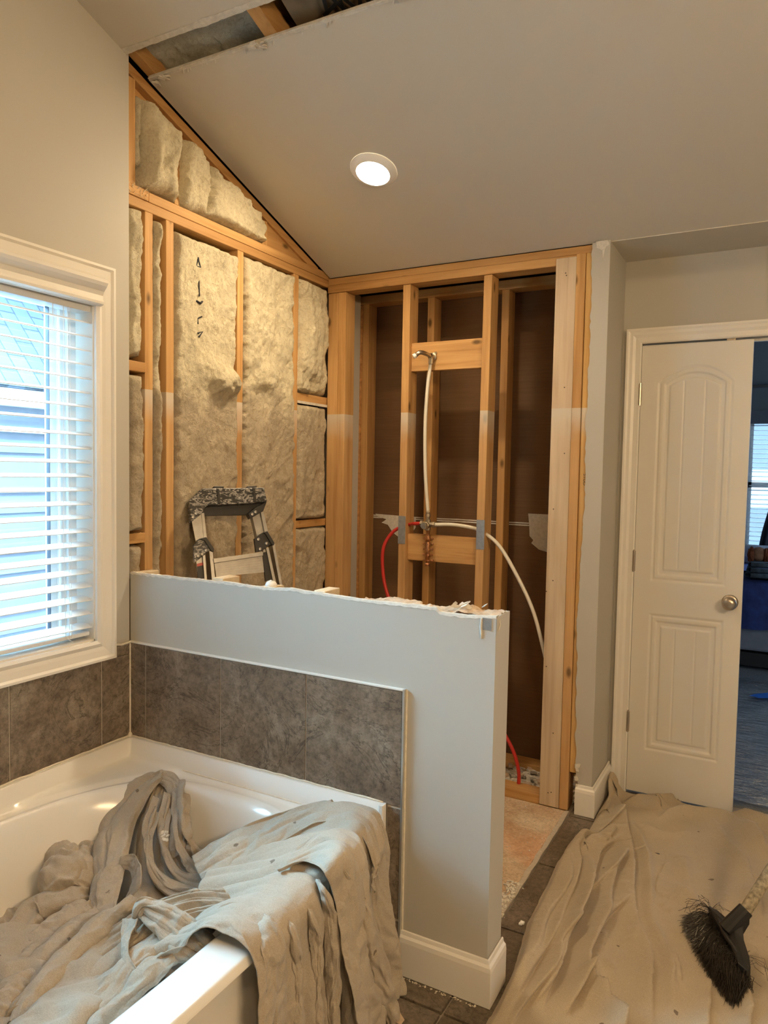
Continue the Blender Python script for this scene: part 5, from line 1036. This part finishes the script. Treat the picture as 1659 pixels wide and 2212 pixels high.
b = MB(); b.box(BWX0-.08, BWX1+.08, 5.97, 6.0, BWZ1, BWZ1+.12); b.box(BWX0-.08, BWX1+.08, 5.95, 6.0, BWZ0-.05, BWZ0); b.box(BWX0-.07, BWX0, 5.975, 6.0, BWZ0, BWZ1); w2 = struct(b.build('window_2', gr))
b = MB(); b.box(BWX0, BWX1, 6.04, 6.07, 1.37, 1.42); b.box(BWX0, BWX0+.03, 6.04, 6.07, BWZ0, BWZ1); b.build('window_sash', 'vinyl', w2)
b = MB(); b.box(BWX0, BWX1, 6.072, 6.076, BWZ0, BWZ1); b.build('glass_pane', 'glass', w2)
bl2 = thing('window_blind', 'white slat blind on the bedroom window seen past the door', 'blind'); b = MB()
for k in range(26): b.hexa([(BWX0+.01, 5.99, 1.955-.044*k), (BWX1-.01, 5.99, 1.955-.044*k), (BWX1-.01, 6.03, 1.963-.044*k), (BWX0+.01, 6.03, 1.963-.044*k), (BWX0+.01, 5.99, 1.958-.044*k), (BWX1-.01, 5.99, 1.958-.044*k), (BWX1-.01, 6.03, 1.966-.044*k), (BWX0+.01, 6.03, 1.966-.044*k)])
b.build('slats', 'slat', bl2); b = MB(); b.box(BWX0+.01, BWX1-.01, 5.99, 6.03, BWZ0+.004, BWZ0+.02); b.build('bottom_rail', 'slat', bl2); place(bl2, (2.1, 6.01, BWZ0))
nb2 = thing('far_house', 'pale house with a gable outside the bedroom window', 'house'); b = MB(); b.prism([(1.2, -.5), (5, -.5), (5, 3.2), (3.4, 4.1), (1.2, 2.4)], 1, 11.0, 11.2); b.build('facade', plain('pale_siding', (.55, .58, .60), .8), nb2)
MB().box(1.5, 2.1, 10.97, 11.0, 1.6, 2.3).build('house_window', 'siding', nb2); MB().box(1.5, 2.1, 10.97, 11.0, .4, 1.0).build('house_window', 'siding', nb2); place(nb2, (2.5, 11.1, -.5))
b = MB(); zz = np.linspace(.62, 2.3, 40); xx = np.linspace(0, 1, 60)
b.grid(np.array([[(2.02-.16*ss(1.7, .7, z)+u*.45, 5.90+.02*math.sin(u*40), z) for u in xx] for z in zz])); cu_ = b.build('curtain', 'curtain', smooth=True); s_ = cu_.modifiers.new('s', 'SOLIDIFY'); s_.thickness = .003; tag(cu_, 'dark curtain swept aside at the bedroom window', 'curtain')
b = MB(); b.tube([(1.55, 5.90, 2.325), (3.0, 5.90, 2.325)], .012, 10); tag(b.build('curtain_rod', 'nickel', smooth=True), 'thin curtain rod above the bedroom window', 'curtain rod')
bed = thing('bed', 'bed with navy quilt seen past the edge of the white door', 'bed')
b = MB(); b.box(1.40, 3.6, 4.32, 5.85, .03, .13); b.build('bed_frame', 'dark', bed)
b = MB(); b.box(1.42, 3.58, 4.34, 5.83, .14, .33); b.build('box_spring', plain('grey_box_spring', (.18, .19, .22), .9), bed, bevel=.02)
nx, ny = 90, 70; P = []
X, T = np.meshgrid(np.linspace(1.38, 3.62, nx), np.linspace(0, 1, ny), indexing='ij'); yy = np.where(T < .25, 4.30, 4.30+(T-.25)/.75*1.55); zq = np.where(T < .25, .32+T/.25*.36, .68)
b.v.clear() if False else None
b = MB(); b.grid(np.dstack([X, yy-.02*np.abs(np.sin(X*14+2*fbm(X*3, T*2)))*(T < .25)-.0, zq+.012*fbm(X*6, yy*6, 0, 3)*(T >= .25)+.015*fbm(X*5, 0)*(T < .02)])); b.build('quilt', 'quilt', bed, smooth=True)
b = MB(); X, Y = np.meshgrid(np.linspace(1.40, 3.4, 30), np.linspace(4.75, 5.8, 30), indexing='ij'); b.grid(np.dstack([X, Y, .70+.01*fbm(X*8, Y*8)])); b.build('top_sheet', 'sheetblue', bed, smooth=True); place(bed, (2.5, 5, .03))
def blob(name, c, r, mat, parent=None, seed=0, amp=.1, n=24):
    T, P_ = np.meshgrid(np.linspace(0, 2*math.pi, n*2), np.linspace(0, math.pi, n), indexing='ij'); G = np.dstack([np.cos(T)*np.sin(P_), np.sin(T)*np.sin(P_), np.cos(P_)]); G = np.sign(G)*np.abs(G)**.85
    k = 1+amp*fbm(G[..., 0]*3, G[..., 1]*3, G[..., 2]*3, seed, 4); return MB().grid(np.array(c)+G*np.array(r)*k[..., None]).build(name, mat, parent, smooth=True)
tag(blob('pillow', (1.92, 5.50, .77), (.24, .18, .085), 'pillow', None, 4, .15), 'grey-blue patterned pillow at the head of the bed', 'pillow')
BL = 'folded blankets on the bed'
for k, lb in enumerate(('lowest folded slate-green blanket on the bed', 'middle folded slate-green blanket on the bed', 'topmost folded slate-green blanket, under the plush toy')):
    b = MB(); nx, ny = 40, 30; z0 = .695+.042*k
    T, Y = np.meshgrid(np.linspace(0, 2*math.pi, 40), np.linspace(4.38, 4.74, 20), indexing='ij'); b.grid(np.dstack([2.03+.01*k+np.sign(np.cos(T))*np.abs(np.cos(T))**.4*.22, Y, z0+.02+np.sign(np.sin(T))*np.abs(np.sin(T))**.6*.020+.004*fbm(T*2, Y*9, k)])); b.box(1.85, 2.22, 4.382, 4.386, z0+.004, z0+.036)
    tag(b.build('folded_blanket', 'blanket', smooth=True), lb, 'blanket', BL)
ty = thing('plush_toy', 'brown floppy-eared plush dog on the folded blankets', 'plush toy')
blob('toy_head', (1.900, 4.52, .868), (.055, .06, .055), 'toytan', ty, 5, .1); blob('toy_ear', (1.845, 4.49, .860), (.024, .035, .055), 'toyfur', ty, 6, .5); blob('toy_ear', (1.955, 4.49, .860), (.024, .035, .055), 'toyfur', ty, 7, .5); blob('toy_body', (1.92, 4.62, .855), (.06, .09, .045), 'toytan', ty, 8, .1); place(ty, (1.98, 4.56, .81))
# plastic film
nx, ny = 150, 220; X, Y = np.meshgrid(np.linspace(1.30, 2.9, nx), np.linspace(1.72, 4.05, ny), indexing='ij')
b = MB(); wr = fbm(X*3+Y*7, Y*14, 0, 81, 4); b.grid(np.dstack([X, Y, .006+.012*(1+wr)*ss(4.0, 1.9, Y)+.006*np.abs(fbm(X*6-Y*5, Y*22, 0, 83, 3))*ss(3.6, 1.9, Y)]))
tag(b.build('plastic_sheet', 'film', smooth=True), 'clear crinkled plastic sheeting covering the bedroom carpet', 'plastic sheet')
b = MB(); P = [on(px, py, 2, .03) for px, py in ((1618, 1503), (1630, 1499), (1662, 1496), (1690, 1500), (1690, 1508), (1640, 1508), (1630, 1505))]; b.add(P, [tuple(range(7))]); tag(b.build('blue_tape_piece', 'bluetape'), 'strip of bright blue tape on the plastic sheet near the bed', 'tape')
